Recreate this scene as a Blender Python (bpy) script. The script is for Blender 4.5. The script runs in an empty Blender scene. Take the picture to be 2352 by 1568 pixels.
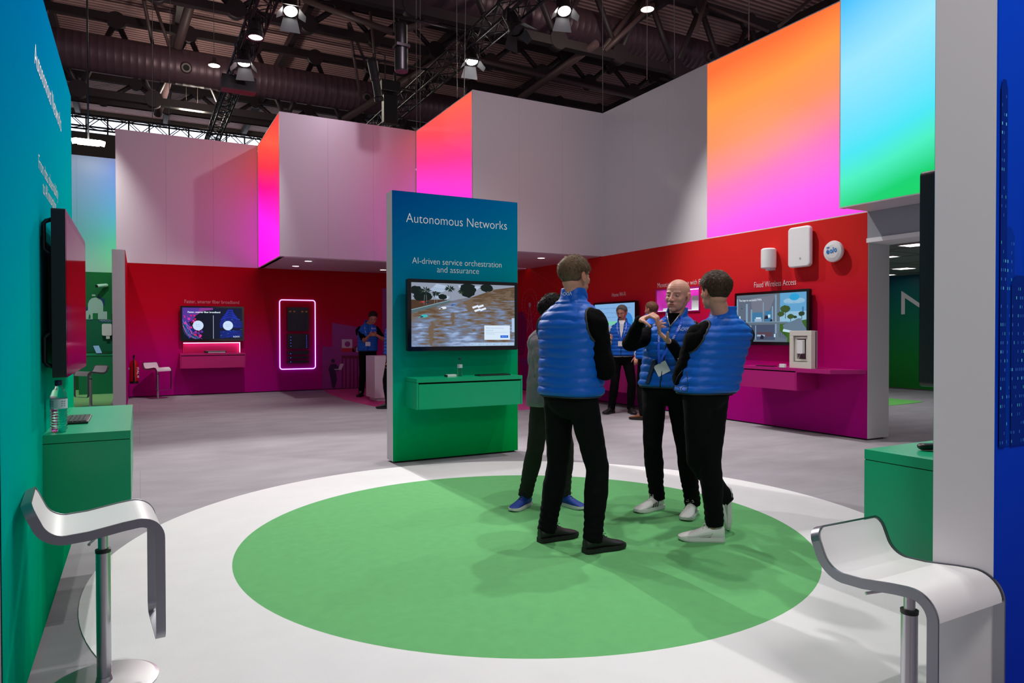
import bpy, bmesh, math, random
from math import sin, cos, pi, radians as R, sqrt, atan2
from mathutils import Vector as V, Matrix as M, noise

random.seed(7)
sc = bpy.context.scene
col = sc.collection

# ------------------------------------------------------------------ camera
cam_d = bpy.data.cameras.new('camera')
cam_d.sensor_width = 36.0
cam_d.lens = 1588.63 / 2352 * 36.0
cam_d.clip_end = 300
cam = bpy.data.objects.new('camera', cam_d)
col.objects.link(cam)
cam.matrix_world = (M.Translation((0, 0, 1.4)) @ M.Rotation(R(-28.338), 4, 'Z')
                    @ M.Rotation(R(90 - 0.702), 4, 'X') @ M.Rotation(R(-0.10), 4, 'Z'))
sc.camera = cam

# ------------------------------------------------------------------ colour, world, exposure
sc.view_settings.view_transform = 'Standard'
sc.view_settings.look = 'None'
sc.view_settings.gamma = 1
sc.view_settings.exposure = 0.0
sc.view_settings.use_curve_mapping = False
w = bpy.data.worlds.new('hall_air')
sc.world = w
w.use_nodes = True
w.node_tree.nodes['Background'].inputs[0].default_value = (0.92, 0.84, 0.97, 1)
w.node_tree.nodes['Background'].inputs[1].default_value = 0.28

# ------------------------------------------------------------------ the show lights
def spot(name, loc, to, watt, angle=60, blend=.35, size=.07, c=(1, .97, .93)):
    d = bpy.data.lights.new(name, 'SPOT')
    d.energy = watt
    d.spot_size = R(angle)
    d.spot_blend = blend
    d.shadow_soft_size = size
    d.color = c
    o = bpy.data.objects.new(name, d)
    o.location = loc
    o.rotation_euler = (V(to) - V(loc)).to_track_quat('-Z', 'Y').to_euler()
    col.objects.link(o)
    return o
# fixtures on the two visible trusses (the lamp bodies are built further down, around these points)
spot('light_far_left', (1.915, 13.4, 6.66), (0.6, 16.2, 0.0), 620, 56, .9)
spot('light_floor_white', (2.334, 12.3, 6.80), (1.0, 4.6, 0.0), 2000, 62, .5)
spot('light_floor_back', (1.895, 14.85, 6.69), (1.4, 9.4, 0), 950, 70, .8)
spot('light_right_wall', (5.813, 12.4, 6.60), (8.3, 9.9, .9), 1050, 54, .8)
spot('light_right_end', (6.263, 9.75, 6.62), (7.6, 6.9, .2), 450, 50, .8)
spot('light_right_devices', (5.9, 8.0, 6.9), (8.4, 7.2, .8), 850, 58, .7)
# more of the same on the truss over the camera's end of the stand, out of the picture, plus two added fill spots
spot('light_front', (4.6, 4.9, 7.0), (3.0, 5.6, 0), 560, 105, 1)
spot('light_left', (3.6, 3.0, 7.0), (0.6, 3.4, 0), 400, 100, 1)
spot('light_near', (1.4, 6.6, 7.0), (1.8, 2.6, 0), 370, 100, 1)
spot('light_right', (6.8, 4.2, 7.0), (6.5, 5.2, 0), 360, 110, 1)
spot('light_centre', (4.2, 8.4, 7.0), (4.6, 9.4, 0), 430, 90, 1)
spot('fill_blue_back', (0.6, -1.4, 5.2), (2.8, 1.3, 1.6), 560, 70, 1, size=.7)  # added fill behind the camera, brightens the blue kiosk back
spot('fill_side_area', (-1.3, 16.4, 6.6), (-1.2, 18.9, 0.0), 700, 70, 1)  # added fill, brightens the green wall of the side area
spot('light_upper_left', (4.35, 10.6, 7.1), (1.4, 17.3, 4.3), 210, 64, 1, c=(1, .78, .98))
spot('light_upper_right', (3.0, 6.6, 7.1), (6.6, 11.5, 3.9), 150, 60, 1, c=(1, .9, .92))

# ------------------------------------------------------------------ helpers
def lin(r, g=None, b=None):
    if g is None:
        r, g, b = r
    f = lambda c: (c / 255 / 12.92) if c <= 10 else ((c / 255 + .055) / 1.055) ** 2.4
    return (f(r), f(g), f(b), 1)

def mat(name, c, rough=.5, metal=0, emit=None, estr=1, trans=0, ior=1.45, spec=.5, bump=0, bscale=40, vary=0, vscale=3, alpha=1, coat=0):
    m = bpy.data.materials.new(name)
    m.use_nodes = True
    nt = m.node_tree
    b = nt.nodes['Principled BSDF']
    c = lin(c)
    b.inputs['Base Color'].default_value = c
    b.inputs['Roughness'].default_value = rough
    b.inputs['Metallic'].default_value = metal
    b.inputs['Specular IOR Level'].default_value = spec
    b.inputs['Coat Weight'].default_value = coat
    b.inputs['Alpha'].default_value = alpha
    if emit:
        b.inputs['Emission Color'].default_value = lin(emit)
        b.inputs['Emission Strength'].default_value = estr
    if trans:
        b.inputs['Transmission Weight'].default_value = trans
        b.inputs['IOR'].default_value = ior
    if vary or bump:
        g = nt.nodes.new('ShaderNodeNewGeometry')
        n = nt.nodes.new('ShaderNodeTexNoise')
        n.inputs['Scale'].default_value = vscale if vary else bscale
        n.inputs['Detail'].default_value = 4
        nt.links.new(g.outputs['Position'], n.inputs['Vector'])
        if vary:
            mx = nt.nodes.new('ShaderNodeMix')
            mx.data_type = 'RGBA'
            mx.inputs[6].default_value = tuple(x * (1 - vary) for x in c[:3]) + (1,)
            mx.inputs[7].default_value = tuple(min(1, x * (1 + vary)) for x in c[:3]) + (1,)
            nt.links.new(n.outputs['Fac'], mx.inputs[0])
            nt.links.new(mx.outputs[2], b.inputs['Base Color'])
        if bump:
            n2 = nt.nodes.new('ShaderNodeTexNoise')
            n2.inputs['Scale'].default_value = bscale
            n2.inputs['Detail'].default_value = 5
            nt.links.new(g.outputs['Position'], n2.inputs['Vector'])
            bp = nt.nodes.new('ShaderNodeBump')
            bp.inputs['Strength'].default_value = bump
            bp.inputs['Distance'].default_value = .01
            nt.links.new(n2.outputs['Fac'], bp.inputs['Height'])
            nt.links.new(bp.outputs['Normal'], b.inputs['Normal'])
    return m

def grad(name, axis, stops, rough=.4, emit=0, spec=.4, wob=0, wscale=.6, off=(0, 0, 0)):
    """printed or back-lit colour run: t = axis . (position - off), stops in metres"""
    m = bpy.data.materials.new(name)
    m.use_nodes = True
    nt = m.node_tree
    b = nt.nodes['Principled BSDF']
    b.inputs['Roughness'].default_value = rough
    b.inputs['Specular IOR Level'].default_value = spec
    g = nt.nodes.new('ShaderNodeNewGeometry')
    s = nt.nodes.new('ShaderNodeVectorMath'); s.operation = 'SUBTRACT'
    s.inputs[1].default_value = off
    nt.links.new(g.outputs['Position'], s.inputs[0])
    d = nt.nodes.new('ShaderNodeVectorMath'); d.operation = 'DOT_PRODUCT'
    d.inputs[1].default_value = axis
    nt.links.new(s.outputs[0], d.inputs[0])
    val = d.outputs['Value']
    if wob:
        n = nt.nodes.new('ShaderNodeTexNoise')
        n.inputs['Scale'].default_value = wscale
        n.inputs['Detail'].default_value = .5
        nt.links.new(g.outputs['Position'], n.inputs['Vector'])
        ma = nt.nodes.new('ShaderNodeMath'); ma.operation = 'MULTIPLY_ADD'
        nt.links.new(n.outputs['Fac'], ma.inputs[0])
        ma.inputs[1].default_value = wob
        nt.links.new(val, ma.inputs[2])
        val = ma.outputs[0]
    lo, hi = stops[0][0], stops[-1][0]
    mr = nt.nodes.new('ShaderNodeMapRange')
    mr.inputs['From Min'].default_value = lo
    mr.inputs['From Max'].default_value = hi
    nt.links.new(val, mr.inputs['Value'])
    cr = nt.nodes.new('ShaderNodeValToRGB')
    cr.color_ramp.interpolation = 'EASE' if len(stops) < 3 else 'LINEAR'
    els = cr.color_ramp.elements
    while len(els) < len(stops):
        els.new(.5)
    for e, (t, c) in zip(els, stops):
        e.position = (t - lo) / (hi - lo)
    for e, (t, c) in zip(els, stops):
        e.color = lin(c)
    nt.links.new(mr.outputs[0], cr.inputs[0])
    if emit:
        b.inputs['Base Color'].default_value = (.02, .02, .02, 1)
        nt.links.new(cr.outputs[0], b.inputs['Emission Color'])
        b.inputs['Emission Strength'].default_value = emit
    else:
        nt.links.new(cr.outputs[0], b.inputs['Base Color'])
    return m

class MB:
    """collects shapes; build() links them as ONE mesh object"""
    def __init__(s):
        s.v, s.f, s.m, s.sm = [], [], [], []
        s.mats = []
    def mi(s, m):
        if m is None:
            return 0
        if m not in s.mats:
            s.mats.append(m)
        return s.mats.index(m)
    def face(s, pts, m=None, smooth=False):
        i = len(s.v)
        s.v += [tuple(p) for p in pts]
        s.f.append(tuple(range(i, i + len(pts))))
        s.m.append(s.mi(m)); s.sm.append(smooth)
    def grid(s, rows, m=None, smooth=True, closed=True, caps=True, capm=None):
        i0 = len(s.v)
        n = len(rows[0])
        for r in rows:
            s.v += [tuple(p) for p in r]
        k = s.mi(m)
        for a in range(len(rows) - 1):
            for b in range(n if closed else n - 1):
                c = (b + 1) % n
                s.f.append((i0 + a * n + b, i0 + a * n + c, i0 + (a + 1) * n + c, i0 + (a + 1) * n + b))
                s.m.append(k); s.sm.append(smooth)
        if caps and closed:
            k2 = s.mi(capm) if capm else k
            s.f.append(tuple(i0 + b for b in reversed(range(n)))); s.m.append(k2); s.sm.append(False)
            s.f.append(tuple(i0 + (len(rows) - 1) * n + b for b in range(n))); s.m.append(k2); s.sm.append(False)
    def box(s, lo, hi, m=None, x=None):
        x = x or M()
        a, b = lo, hi
        c = [x @ V((p, q, r)) for r in (a[2], b[2]) for q in (a[1], b[1]) for p in (a[0], b[0])]
        i = len(s.v)
        s.v += [tuple(p) for p in c]
        for f in ((0, 2, 3, 1), (4, 5, 7, 6), (0, 1, 5, 4), (1, 3, 7, 5), (3, 2, 6, 7), (2, 0, 4, 6)):
            s.f.append(tuple(i + j for j in f)); s.m.append(s.mi(m)); s.sm.append(False)
    def strips(s, rows, m=None):
        """section swept along rows, every side its own smooth strip (crisp long edges)"""
        n = len(rows[0])
        for k in range(n):
            s.grid([[r[k], r[(k + 1) % n]] for r in rows], m, smooth=True, closed=False)
    def rbox(s, lo, hi, r, m=None, x=None, axis=1, n=5, capm=None):
        """box with rounded corners in the plane across `axis`"""
        x = x or M()
        u, w_ = [k for k in range(3) if k != axis]
        pts = []
        for (cu, cw, a0) in ((hi[u] - r, hi[w_] - r, 0), (lo[u] + r, hi[w_] - r, 90), (lo[u] + r, lo[w_] + r, 180), (hi[u] - r, lo[w_] + r, 270)):
            for k in range(n + 1):
                a = R(a0 + 90 * k / n)
                pts.append((cu + r * cos(a), cw + r * sin(a)))
        rows = []
        for t in (lo[axis], hi[axis]):
            row = []
            for p in pts:
                q = [0, 0, 0]; q[u], q[w_], q[axis] = p[0], p[1], t
                row.append(x @ V(q))
            rows.append(row)
        s.grid(rows, m, smooth=False, capm=capm)
    def tube(s, pts, r, m=None, n=10, closed=False, caps=True, flat=None, up=None):
        pts = [V(p) for p in pts]
        L = len(pts)
        rs = r if isinstance(r, (list, tuple)) else [r] * L
        rows = []
        prev = None
        for i, p in enumerate(pts):
            if closed:
                t = pts[(i + 1) % L] - pts[i - 1]
            else:
                t = pts[min(i + 1, L - 1)] - pts[max(i - 1, 0)]
            t = t.normalized() if t.length > 1e-9 else V((0, 0, 1))
            if prev is None:
                h = V(up) if up else (V((0, 0, 1)) if abs(t.z) < .9 else V((1, 0, 0)))
                a = (h - t * h.dot(t)).normalized()
            else:
                a = prev - t * prev.dot(t)
                a = a.normalized() if a.length > 1e-6 else prev
            prev = a
            b = t.cross(a)
            fa, fb = (1, 1) if flat is None else flat
            rows.append([p + (a * cos(2 * pi * k / n) * fa + b * sin(2 * pi * k / n) * fb) * rs[i] for k in range(n)])
        if closed:
            rows.append(rows[0])
            s.grid(rows, m, caps=False)
        else:
            s.grid(rows, m, caps=caps)
    def cyl(s, a, b, r, m=None, n=16, r2=None):
        s.tube([a, b], [r, r if r2 is None else r2], m, n)
    def caps_(s, a, b, ra, rb, m=None, n=12, k=4, flat=None, up=None):
        """tapered capsule"""
        a, b = V(a), V(b)
        t = b - a
        if t.length < 1e-6:
            t = V((0, 0, 1e-4)); b = a + t
        d = t.normalized()
        pts, rs = [], []
        for i in range(k + 1):
            th = pi / 2 * i / k
            pts.append(a - d * ra * cos(th)); rs.append(max(1e-4, ra * sin(th)))
        for i in range(k, -1, -1):
            th = pi / 2 * i / k
            pts.append(b + d * rb * cos(th)); rs.append(max(1e-4, rb * sin(th)))
        s.tube(pts, rs, m, n, flat=flat, up=up)
    def ell(s, c, r, m=None, x=None, nu=16, nv=10):
        x = x or M()
        rows = []
        for j in range(nv + 1):
            th = pi * j / nv
            rr = max(1e-4, sin(th))
            rows.append([x @ V((c[0] + r[0] * rr * cos(2 * pi * i / nu), c[1] + r[1] * rr * sin(2 * pi * i / nu), c[2] - r[2] * cos(th))) for i in range(nu)])
        s.grid(rows, m)
    def lathe(s, prof, c=(0, 0, 0), m=None, n=24, x=None, mats=None):
        x = x or M()
        for i in range(len(prof) - 1):
            mm = mats[i] if mats else m
            rows = [[x @ V((c[0] + p[0] * cos(2 * pi * k / n), c[1] + p[0] * sin(2 * pi * k / n), c[2] + p[1])) for k in range(n)] for p in (prof[i], prof[i + 1])]
            s.grid(rows, mm, caps=False)
    def disc(s, c, r, m=None, n=32, x=None, z=0):
        x = x or M()
        s.face([x @ V((c[0] + r * cos(2 * pi * k / n), c[1] + r * sin(2 * pi * k / n), z)) for k in range(n)], m)
    def text(s, st, x, size, m=None, width=None, align='LEFT', depth=0.0, font_bold=0):
        """lettering in the local XY plane of matrix x; width stretches the line to a given length"""
        c = bpy.data.curves.new('t', 'FONT')
        c.body = st; c.size = size; c.align_x = 'LEFT'
        c.extrude = depth; c.offset = font_bold or -.010 * size
        c.resolution_u = 4
        o = bpy.data.objects.new('t', c)
        col.objects.link(o)
        dg = bpy.context.evaluated_depsgraph_get()
        me = o.evaluated_get(dg).to_mesh()
        vs = [v.co.copy() for v in me.vertices]
        fs = [tuple(p.vertices) for p in me.polygons]
        o.evaluated_get(dg).to_mesh_clear()
        bpy.data.objects.remove(o); bpy.data.curves.remove(c)
        if not vs:
            return
        x0 = min(v.x for v in vs); x1 = max(v.x for v in vs)
        k = (width / (x1 - x0)) if width else 1
        sh = {'LEFT': 0, 'CENTER': -.5 * (x1 - x0), 'RIGHT': -(x1 - x0)}[align]
        i = len(s.v)
        s.v += [tuple(x @ V(((v.x - x0 + sh) * k, v.y, v.z))) for v in vs]
        kk = s.mi(m)
        for f in fs:
            s.f.append(tuple(i + j for j in f)); s.m.append(kk); s.sm.append(False)
    def build(s, name, m=None, parent=None, bevel=0, root=None, recalc=False):
        me = bpy.data.meshes.new(name)
        off = V(root) if root is not None else V((0, 0, 0))
        vs = s.v if root is None else [(a - off.x, b - off.y, c - off.z) for a, b, c in s.v]
        me.from_pydata(vs, [], s.f)
        ms = list(s.mats)
        if m is not None and not ms:
            ms = [m]
        for q in ms:
            me.materials.append(q)
        me.polygons.foreach_set('material_index', s.m)
        me.polygons.foreach_set('use_smooth', s.sm)
        me.update()
        if recalc:
            b = bmesh.new(); b.from_mesh(me)
            bmesh.ops.remove_doubles(b, verts=b.verts, dist=1e-5)
            bmesh.ops.recalc_face_normals(b, faces=b.faces)
            b.to_mesh(me); b.free()
        o = bpy.data.objects.new(name, me)
        col.objects.link(o)
        if parent is not None:
            o.parent = parent
        elif root is not None:
            o.location = off
        if bevel:
            md = o.modifiers.new('bevel', 'BEVEL'); md.width = bevel; md.segments = 2; md.limit_method = 'ANGLE'
            md.harden_normals = False
        return o

def empty(name, loc=(0, 0, 0), rz=0):
    o = bpy.data.objects.new(name, None)
    o.empty_display_size = .1
    o.location = loc; o.rotation_euler = (0, 0, rz)
    col.objects.link(o)
    return o
def tag(o, label, cat, group=None, kind=None):
    if label: o['label'] = label
    if cat: o['category'] = cat
    if group: o['group'] = group
    if kind: o['kind'] = kind
    return o
def struct(o, label=None):
    o['kind'] = 'structure'
    if label: o['label'] = label
    return o
def part_label(o, l):
    o['label'] = l
    return o
def copy_tree(o, parent=None):
    c = o.copy(); col.objects.link(c)
    if parent is not None: c.parent = parent
    for ch in list(o.children):
        copy_tree(ch, c)
    return c
def frame(o, xa, ya):
    """matrix with origin o, x axis xa, y axis ya"""
    xa = V(xa).normalized(); ya = V(ya).normalized(); za = xa.cross(ya)
    m = M((( xa.x, ya.x, za.x, o[0]), (xa.y, ya.y, za.y, o[1]), (xa.z, ya.z, za.z, o[2]), (0, 0, 0, 1)))
    return m
def strokes(mb, lines, x, r, m, closed=False):
    """flat brush lines in the XY plane of x"""
    for ln in lines:
        for a, b in zip(ln, ln[1:]):
            a, b = V((a[0], a[1], 0)), V((b[0], b[1], 0))
            d = (b - a)
            if d.length < 1e-6: continue
            n = V((-d.y, d.x, 0)).normalized() * r
            cnt = len(mb.f) % 9
            e = d.normalized() * r * .3
            zz = V((0, 0, r * .02 * cnt))
            mb.face([x @ (a - n - e + zz), x @ (b - n + e + zz), x @ (b + n + e + zz), x @ (a + n - e + zz)], m)
def logo(mb, x, w, m):
    """the five-letter company logo, w wide, lower left at the origin of x"""
    h = w * .24; r = w * .018
    L = []
    L.append([(0, 0), (0, h), (w * .17, 0)])
    c = [(w * .31 + w * .105 * cos(a / 12 * 2 * pi), h / 2 + h * .5 * sin(a / 12 * 2 * pi)) for a in range(13)]
    L.append(c)
    L.append([(w * .60, h), (w * .46, h / 2), (w * .60, 0)])
    L.append([(w * .68, 0), (w * .68, h)])
    L.append([(w * .76, h * 1.0), (w * .76, 0)][:0] or [(w * .76, 0), (w * .87, h), (w * .98, 0)])
    strokes(mb, L, x, r, m)

# ------------------------------------------------------------------ materials
m_white = mat('white_panel', (216, 214, 218), .34, spec=.4)
m_whitem = mat('white_matt', (200, 200, 200), .6)
m_black = mat('black_plastic', (12, 13, 15), .4)
m_blackgloss = mat('black_gloss', (6, 7, 9), .12)
m_plinth = mat('plinth_black', (8, 8, 9), .8)
m_chrome = mat('brushed_steel', (190, 190, 195), .28, metal=1)
m_steel = mat('satin_steel', (150, 152, 160), .36, metal=1)
m_seat = mat('white_laminate', (228, 228, 230), .38)
m_letter = mat('white_lettering', (235, 235, 238), .5, emit=(235, 235, 238), estr=0)
m_seamw = None
m_alu = mat('aluminium_edge', (170, 168, 175), .4, metal=.6)
# ------------------------------------------------------------------ measuring: a point of the photograph brought onto a known plane of the room
_f, _yaw, _pit, _rol = 1588.63, 0.49459, 0.01226, 0.00175
def at(u, v, ax, val):
    a = (u - 1176) / _f; b = (v - 784) / _f
    x = cos(_rol) * a - sin(_rol) * b; z = -(sin(_rol) * a + cos(_rol) * b)
    y = cos(_pit) + sin(_pit) * z; z = -sin(_pit) + cos(_pit) * z
    d = V((cos(_yaw) * x + sin(_yaw) * y, -sin(_yaw) * x + cos(_yaw) * y, z))
    i = 'xyz'.index(ax)
    t = (val - (0, 0, 1.4)[i]) / d[i]
    return V((0, 0, 1.4)) + d * t

H1, H2 = 2.95, 5.84
# ------------------------------------------------------------------ colours of the stand
RED = (196, 6, 28); MAG = (200, 0, 122)
g_back = grad('print_red_magenta', (0, 0, 1), [(0, (184, 0, 140)), (.8, (192, 0, 126)), (1.4, (194, 0, 80)), (1.9, (190, 0, 40)), (2.95, (176, 0, 22))], .6, spec=.08)
g_right = grad('print_red_magenta_right', (0, 0, 1), [(0, (170, 0, 130)), (.9, (182, 0, 120)), (1.4, (192, 0, 92)), (1.85, (204, 14, 48)), (2.3, (208, 34, 36)), (2.95, (204, 38, 34))], .6, spec=.1)
g_teal = grad('print_blue_green', (-.42, 0, 1), [(-.6, (0, 160, 66)), (.2, (0, 164, 92)), (.7, (0, 160, 122)), (1.15, (0, 146, 142)), (1.7, (0, 128, 156)), (2.3, (0, 104, 160)), (2.9, (0, 78, 150))], .7, spec=.0, off=(2.39, 0, 0))
g_left = grad('print_blue_green_left', (0, -.42, 1), [(-2.2, (0, 160, 100)), (-1.4, (0, 164, 112)), (-.7, (0, 168, 142)), (0.1, (0, 164, 172)), (1.0, (0, 140, 190)), (1.9, (0, 112, 200))], .85, spec=0)
g_farroom = grad('print_far_room', (0, 0, 1), [(0, (0, 110, 24)), (.8, (0, 128, 44)), (1.6, (0, 128, 84)), (2.8, (0, 100, 120))], .45)
m_counter = mat('green_lacquer', (0, 168, 118), .3, spec=.5)
m_counter_mag = mat('magenta_lacquer', (178, 20, 118), .35)
m_counter_back = mat('magenta_lacquer_back', (196, 0, 118), .38)
m_greenwall = mat('green_print', (0, 122, 64), .5)
m_greencarpet = mat('green_carpet', (104, 174, 112), .95, spec=.1, vary=.10, vscale=14, bump=.25, bscale=260)
m_whitecarpet = mat('white_carpet', (222, 221, 224), .95, spec=.1, vary=.05, vscale=5, bump=.2, bscale=240)
m_pinkcarpet = mat('pink_carpet', (206, 84, 150), .95, spec=.1, vary=.06, vscale=6)
m_palegreen = mat('pale_green_carpet', (132, 190, 124), .95, spec=.1, vary=.06, vscale=6)
m_seam = mat('panel_joint', (150, 148, 152), .8)

# grey carpet tiles with faint joints and wear
m_floor = mat('grey_carpet', (160, 156, 163), .95, spec=.12, vary=.13, vscale=1.6, bump=.25, bscale=220)
nt = m_floor.node_tree
bs = nt.nodes['Principled BSDF']
g = nt.nodes.new('ShaderNodeNewGeometry')
br = nt.nodes.new('ShaderNodeTexBrick')
br.inputs['Scale'].default_value = .5
br.inputs['Mortar Size'].default_value = .0012
br.inputs['Mortar Smooth'].default_value = .2
br.inputs['Brick Width'].default_value = 6
br.inputs['Row Height'].default_value = 1.0
br.offset = .5
for k, c in ((1, (1, 1, 1, 1)), (2, (.97, .97, .97, 1)), (3, (.72, .72, .72, 1))):
    br.inputs[k].default_value = c
nt.links.new(g.outputs['Position'], br.inputs['Vector'])
mx = nt.nodes.new('ShaderNodeMix'); mx.data_type = 'RGBA'; mx.blend_type = 'MULTIPLY'; mx.inputs[0].default_value = 1
src = bs.inputs['Base Color'].links[0].from_socket
nt.links.new(src, mx.inputs[6]); nt.links.new(br.outputs['Color'], mx.inputs[7])
st = nt.nodes.new('ShaderNodeTexNoise'); st.inputs['Scale'].default_value = 2.2; st.inputs['Detail'].default_value = 6
mp = nt.nodes.new('ShaderNodeVectorMath'); mp.operation = 'MULTIPLY'; mp.inputs[1].default_value = (.7, 1.7, 1)
nt.links.new(g.outputs['Position'], mp.inputs[0]); nt.links.new(mp.outputs[0], st.inputs['Vector'])
mr = nt.nodes.new('ShaderNodeMapRange'); mr.inputs['From Min'].default_value = .3; mr.inputs['From Max'].default_value = .7
mr.inputs['To Min'].default_value = .90; mr.inputs['To Max'].default_value = 1.05
nt.links.new(st.outputs['Fac'], mr.inputs['Value'])
mx2 = nt.nodes.new('ShaderNodeMix'); mx2.data_type = 'RGBA'; mx2.blend_type = 'MULTIPLY'; mx2.inputs[0].default_value = 1
nt.links.new(mx.outputs[2], mx2.inputs[6]); nt.links.new(mr.outputs[0], mx2.inputs[7])
nt.links.new(mx2.outputs[2], bs.inputs['Base Color'])

# ------------------------------------------------------------------ floor and inlaid carpets
b = MB(); b.box((-14, -4, -.1), (34, 52, 0)); struct(b.build('floor', m_floor), 'grey carpeted floor of the exhibition stand')
def annulus(mb, c, r0, r1, z0, z1, m=None, n=144):
    rows = []
    prof = [(r0, z0), (r1, z0), (r1, z1), (r0, z1), (r0, z0)] if r0 else [(0.001, z0), (r1, z0), (r1, z1), (0.001, z1)]
    mb.lathe(prof, (c[0], c[1], 0), m, n)
b = MB(); annulus(b, (2.382, 4.234), 1.911, 2.665, 0, .005)
o = b.build('round_carpet', m_whitecarpet); tag(o, 'wide white carpet ring lying around the green circle on the floor', 'carpet')
b = MB(); annulus(b, (2.382, 4.234), 0, 1.911, 0, .005)
o = b.build('round_carpet', m_greencarpet); tag(o, 'large green round carpet under the standing group', 'carpet')
b = MB()
p = [at(u, v, 'z', 0) for u, v in ((744, 895.5), (770, 905), (800, 916), (840, 929), (876, 939.5))]
p = [V((4.0, 17.29, 0)), V((3.84, 15.8, 0)), V((3.82, 14.4, 0)), V((3.95, 12.9, 0)), V((4.3, 11.9, 0)), V((5.0, 11.25, 0)), V((6.1, 10.97, 0)), V((7.1, 11.05, 0)), V((8.28, 11.4, 0)), V((8.28, 17.29, 0))]
b.face([q + V((0, 0, .005)) for q in p]); b.face([q for q in reversed(p)])
for q, r_ in zip(p, p[1:] + p[:1]): b.face([q, r_, r_ + V((0, 0, .005)), q + V((0, 0, .005))])
tag(b.build('floor_carpet', m_pinkcarpet), 'pink carpet area under the white desk in the back corner', 'carpet')
b = MB(); b.box((-5.4, 12.6, 0), (-.5, 20.28, .005)); tag(b.build('floor_carpet', m_palegreen), 'pale green carpet in the side area left of the white divider', 'carpet')
b = MB()
p = [at(u, v, 'z', 0) for u, v in ((2025, 913), (2025, 933), (2090, 927), (2124, 922))]
p = [V((p_.x, p_.y, 0)) for p_ in reversed(p)]
b.face([q + V((0, 0, .004)) for q in p]); b.face([q for q in reversed(p)])
tag(b.build('floor_carpet', mat('bright_green_carpet', (110, 200, 96), .95)), 'bright green carpet patch in the room behind the opening', 'carpet')

# ------------------------------------------------------------------ walls
def panels(mb, o, ux, L, z0, z1, n, inward, m, gap=.002, th=.03):
    """n flat panels along ux from o, with open joints, plus the dark backing"""
    ux = V(ux); inw = V(inward)
    for k in range(n):
        a = V(o) + ux * (L * k / n + (gap / 2 if k else 0)); c = V(o) + ux * (L * (k + 1) / n - (gap / 2 if k < n - 1 else 0)) + inw * th
        lo = [min(a[i], c[i]) for i in range(3)]; hi = [max(a[i], c[i]) for i in range(3)]
        mb.box((lo[0], lo[1], z0), (hi[0], hi[1], z1), m)
    a = V(o) + ux * .06 + inw * (th - .004); c = V(o) + ux * (L - .06) + inw * .06
    mb.box((min(a.x, c.x), min(a.y, c.y), z0 + .002), (max(a.x, c.x), max(a.y, c.y), z1 - .002), m_seam)

# upper white volumes
b = MB(); panels(b, (-.42, 17.3, 0), (1, 0, 0), 2.92, H1, H2, 3, (0, 1, 0), m_white)
struct(b.build('wall_upper_left'), 'white upper wall panels furthest left')
b = MB(); panels(b, (2.5, 14.43, 0), (1, 0, 0), 2.89, H1, H2, 3, (0, 1, 0), m_white)
b.box((2.53, 14.62, H1), (8.28, 17.3, H1 + .04), m_white)
struct(b.build('wall_upper_middle'), 'white projecting upper wall with a soffit')
b = MB(); panels(b, (5.39, 11.49, 0), (1, 0, 0), 2.9, H1, H2, 3, (0, 1, 0), m_white)
b.box((5.42, 11.6, H1), (8.29, 14.43, H1 + .04), m_white)
b.box((2.56, 14.5, 5.74), (8.28, 17.3, 5.80), m_white); b.box((5.45, 11.56, 5.74), (8.28, 14.5, 5.80), m_white)  # unseen lids, added to stop lamp light leaking through the boxes
struct(b.build('wall_upper_centre'), 'white projecting upper wall behind the kiosk')
b = MB(); panels(b, (8.29, 8.58, 0), (0, 1, 0), 2.91, H1, H2, 3, (1, 0, 0), m_white)
struct(b.build('wall_upper_right'), 'white upper wall on the right')

# lower printed walls
def dec(u, v, ax, val): return at(u, v, ax, val)
def decal(mb, pts, m, ax, val, eps=.003):
    q = []
    for p in pts:
        w_ = at(p[0], p[1], ax, val); w_['xyz'.index(ax)] = val - eps; q.append(w_)
    mb.face(q, m)
b = MB(); b.box((-.21, 17.3, .02), (.86, 17.5, H1)); b.box((2.11, 17.3, .02), (8.29, 17.5, H1)); b.box((.86, 17.3, .02), (2.11, 17.5, .95)); b.box((.86, 17.3, 1.21), (2.11, 17.5, H1)); b.box((.86, 17.46, .95), (2.11, 17.5, 1.21))
wb = struct(b.build('wall_back', g_back), 'red to magenta printed back wall')
b = MB(); b.box((-.2, 17.31, 0), (8.29, 17.45, .02)); b.build('plinth', m_plinth, wb)
b = MB()
ny0, ny1, nz0, nz1 = 8.74, 9.82, 1.78, 2.165
b.box((8.29, 5.69, .02), (8.725, ny0, H1), g_right); b.box((8.29, ny1, .02), (8.725, 17.3, H1), g_right)
b.box((8.29, ny0, .02), (8.725, ny1, nz0), g_right); b.box((8.29, ny0, nz1), (8.725, ny1, H1), g_right)
m_niche = mat('niche_pink', (214, 60, 190), .45)
b.box((8.6, ny0, nz0), (8.72, ny1, nz1), m_niche)
wr = struct(b.build('wall_right', g_right), 'red to magenta printed right-hand wall')
b = MB(); b.box((8.295, 5.683, .02), (8.73, 5.69, 2.58)); part_label(b.build('end_face', m_whitem, wr), 'white end face of the wall')
b = MB(); b.box((8.31, 5.74, 0), (8.7, 17.3, .02)); b.build('plinth', m_plinth, wr)
b = MB(); b.box((8.28, 2.2, 2.61), (8.73, 5.69, H1 + .0))
lt = struct(b.build('trim_1', mat('lintel_white', (150, 152, 162), .5)), 'pale lintel over the opening on the right')
b = MB(); b.box((8.26, 2.2, 2.555), (8.74, 5.69, 2.61)); part_label(b.build('edge_strip', mat('strip_white', (235, 235, 238), .5), lt), 'white strip under the lintel')
b = MB(); b.box((-.42, 14.38, 0), (-.215, 17.3, 2.92)); wd = struct(b.build('wall_divider', m_white), 'narrow white divider wall')
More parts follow.
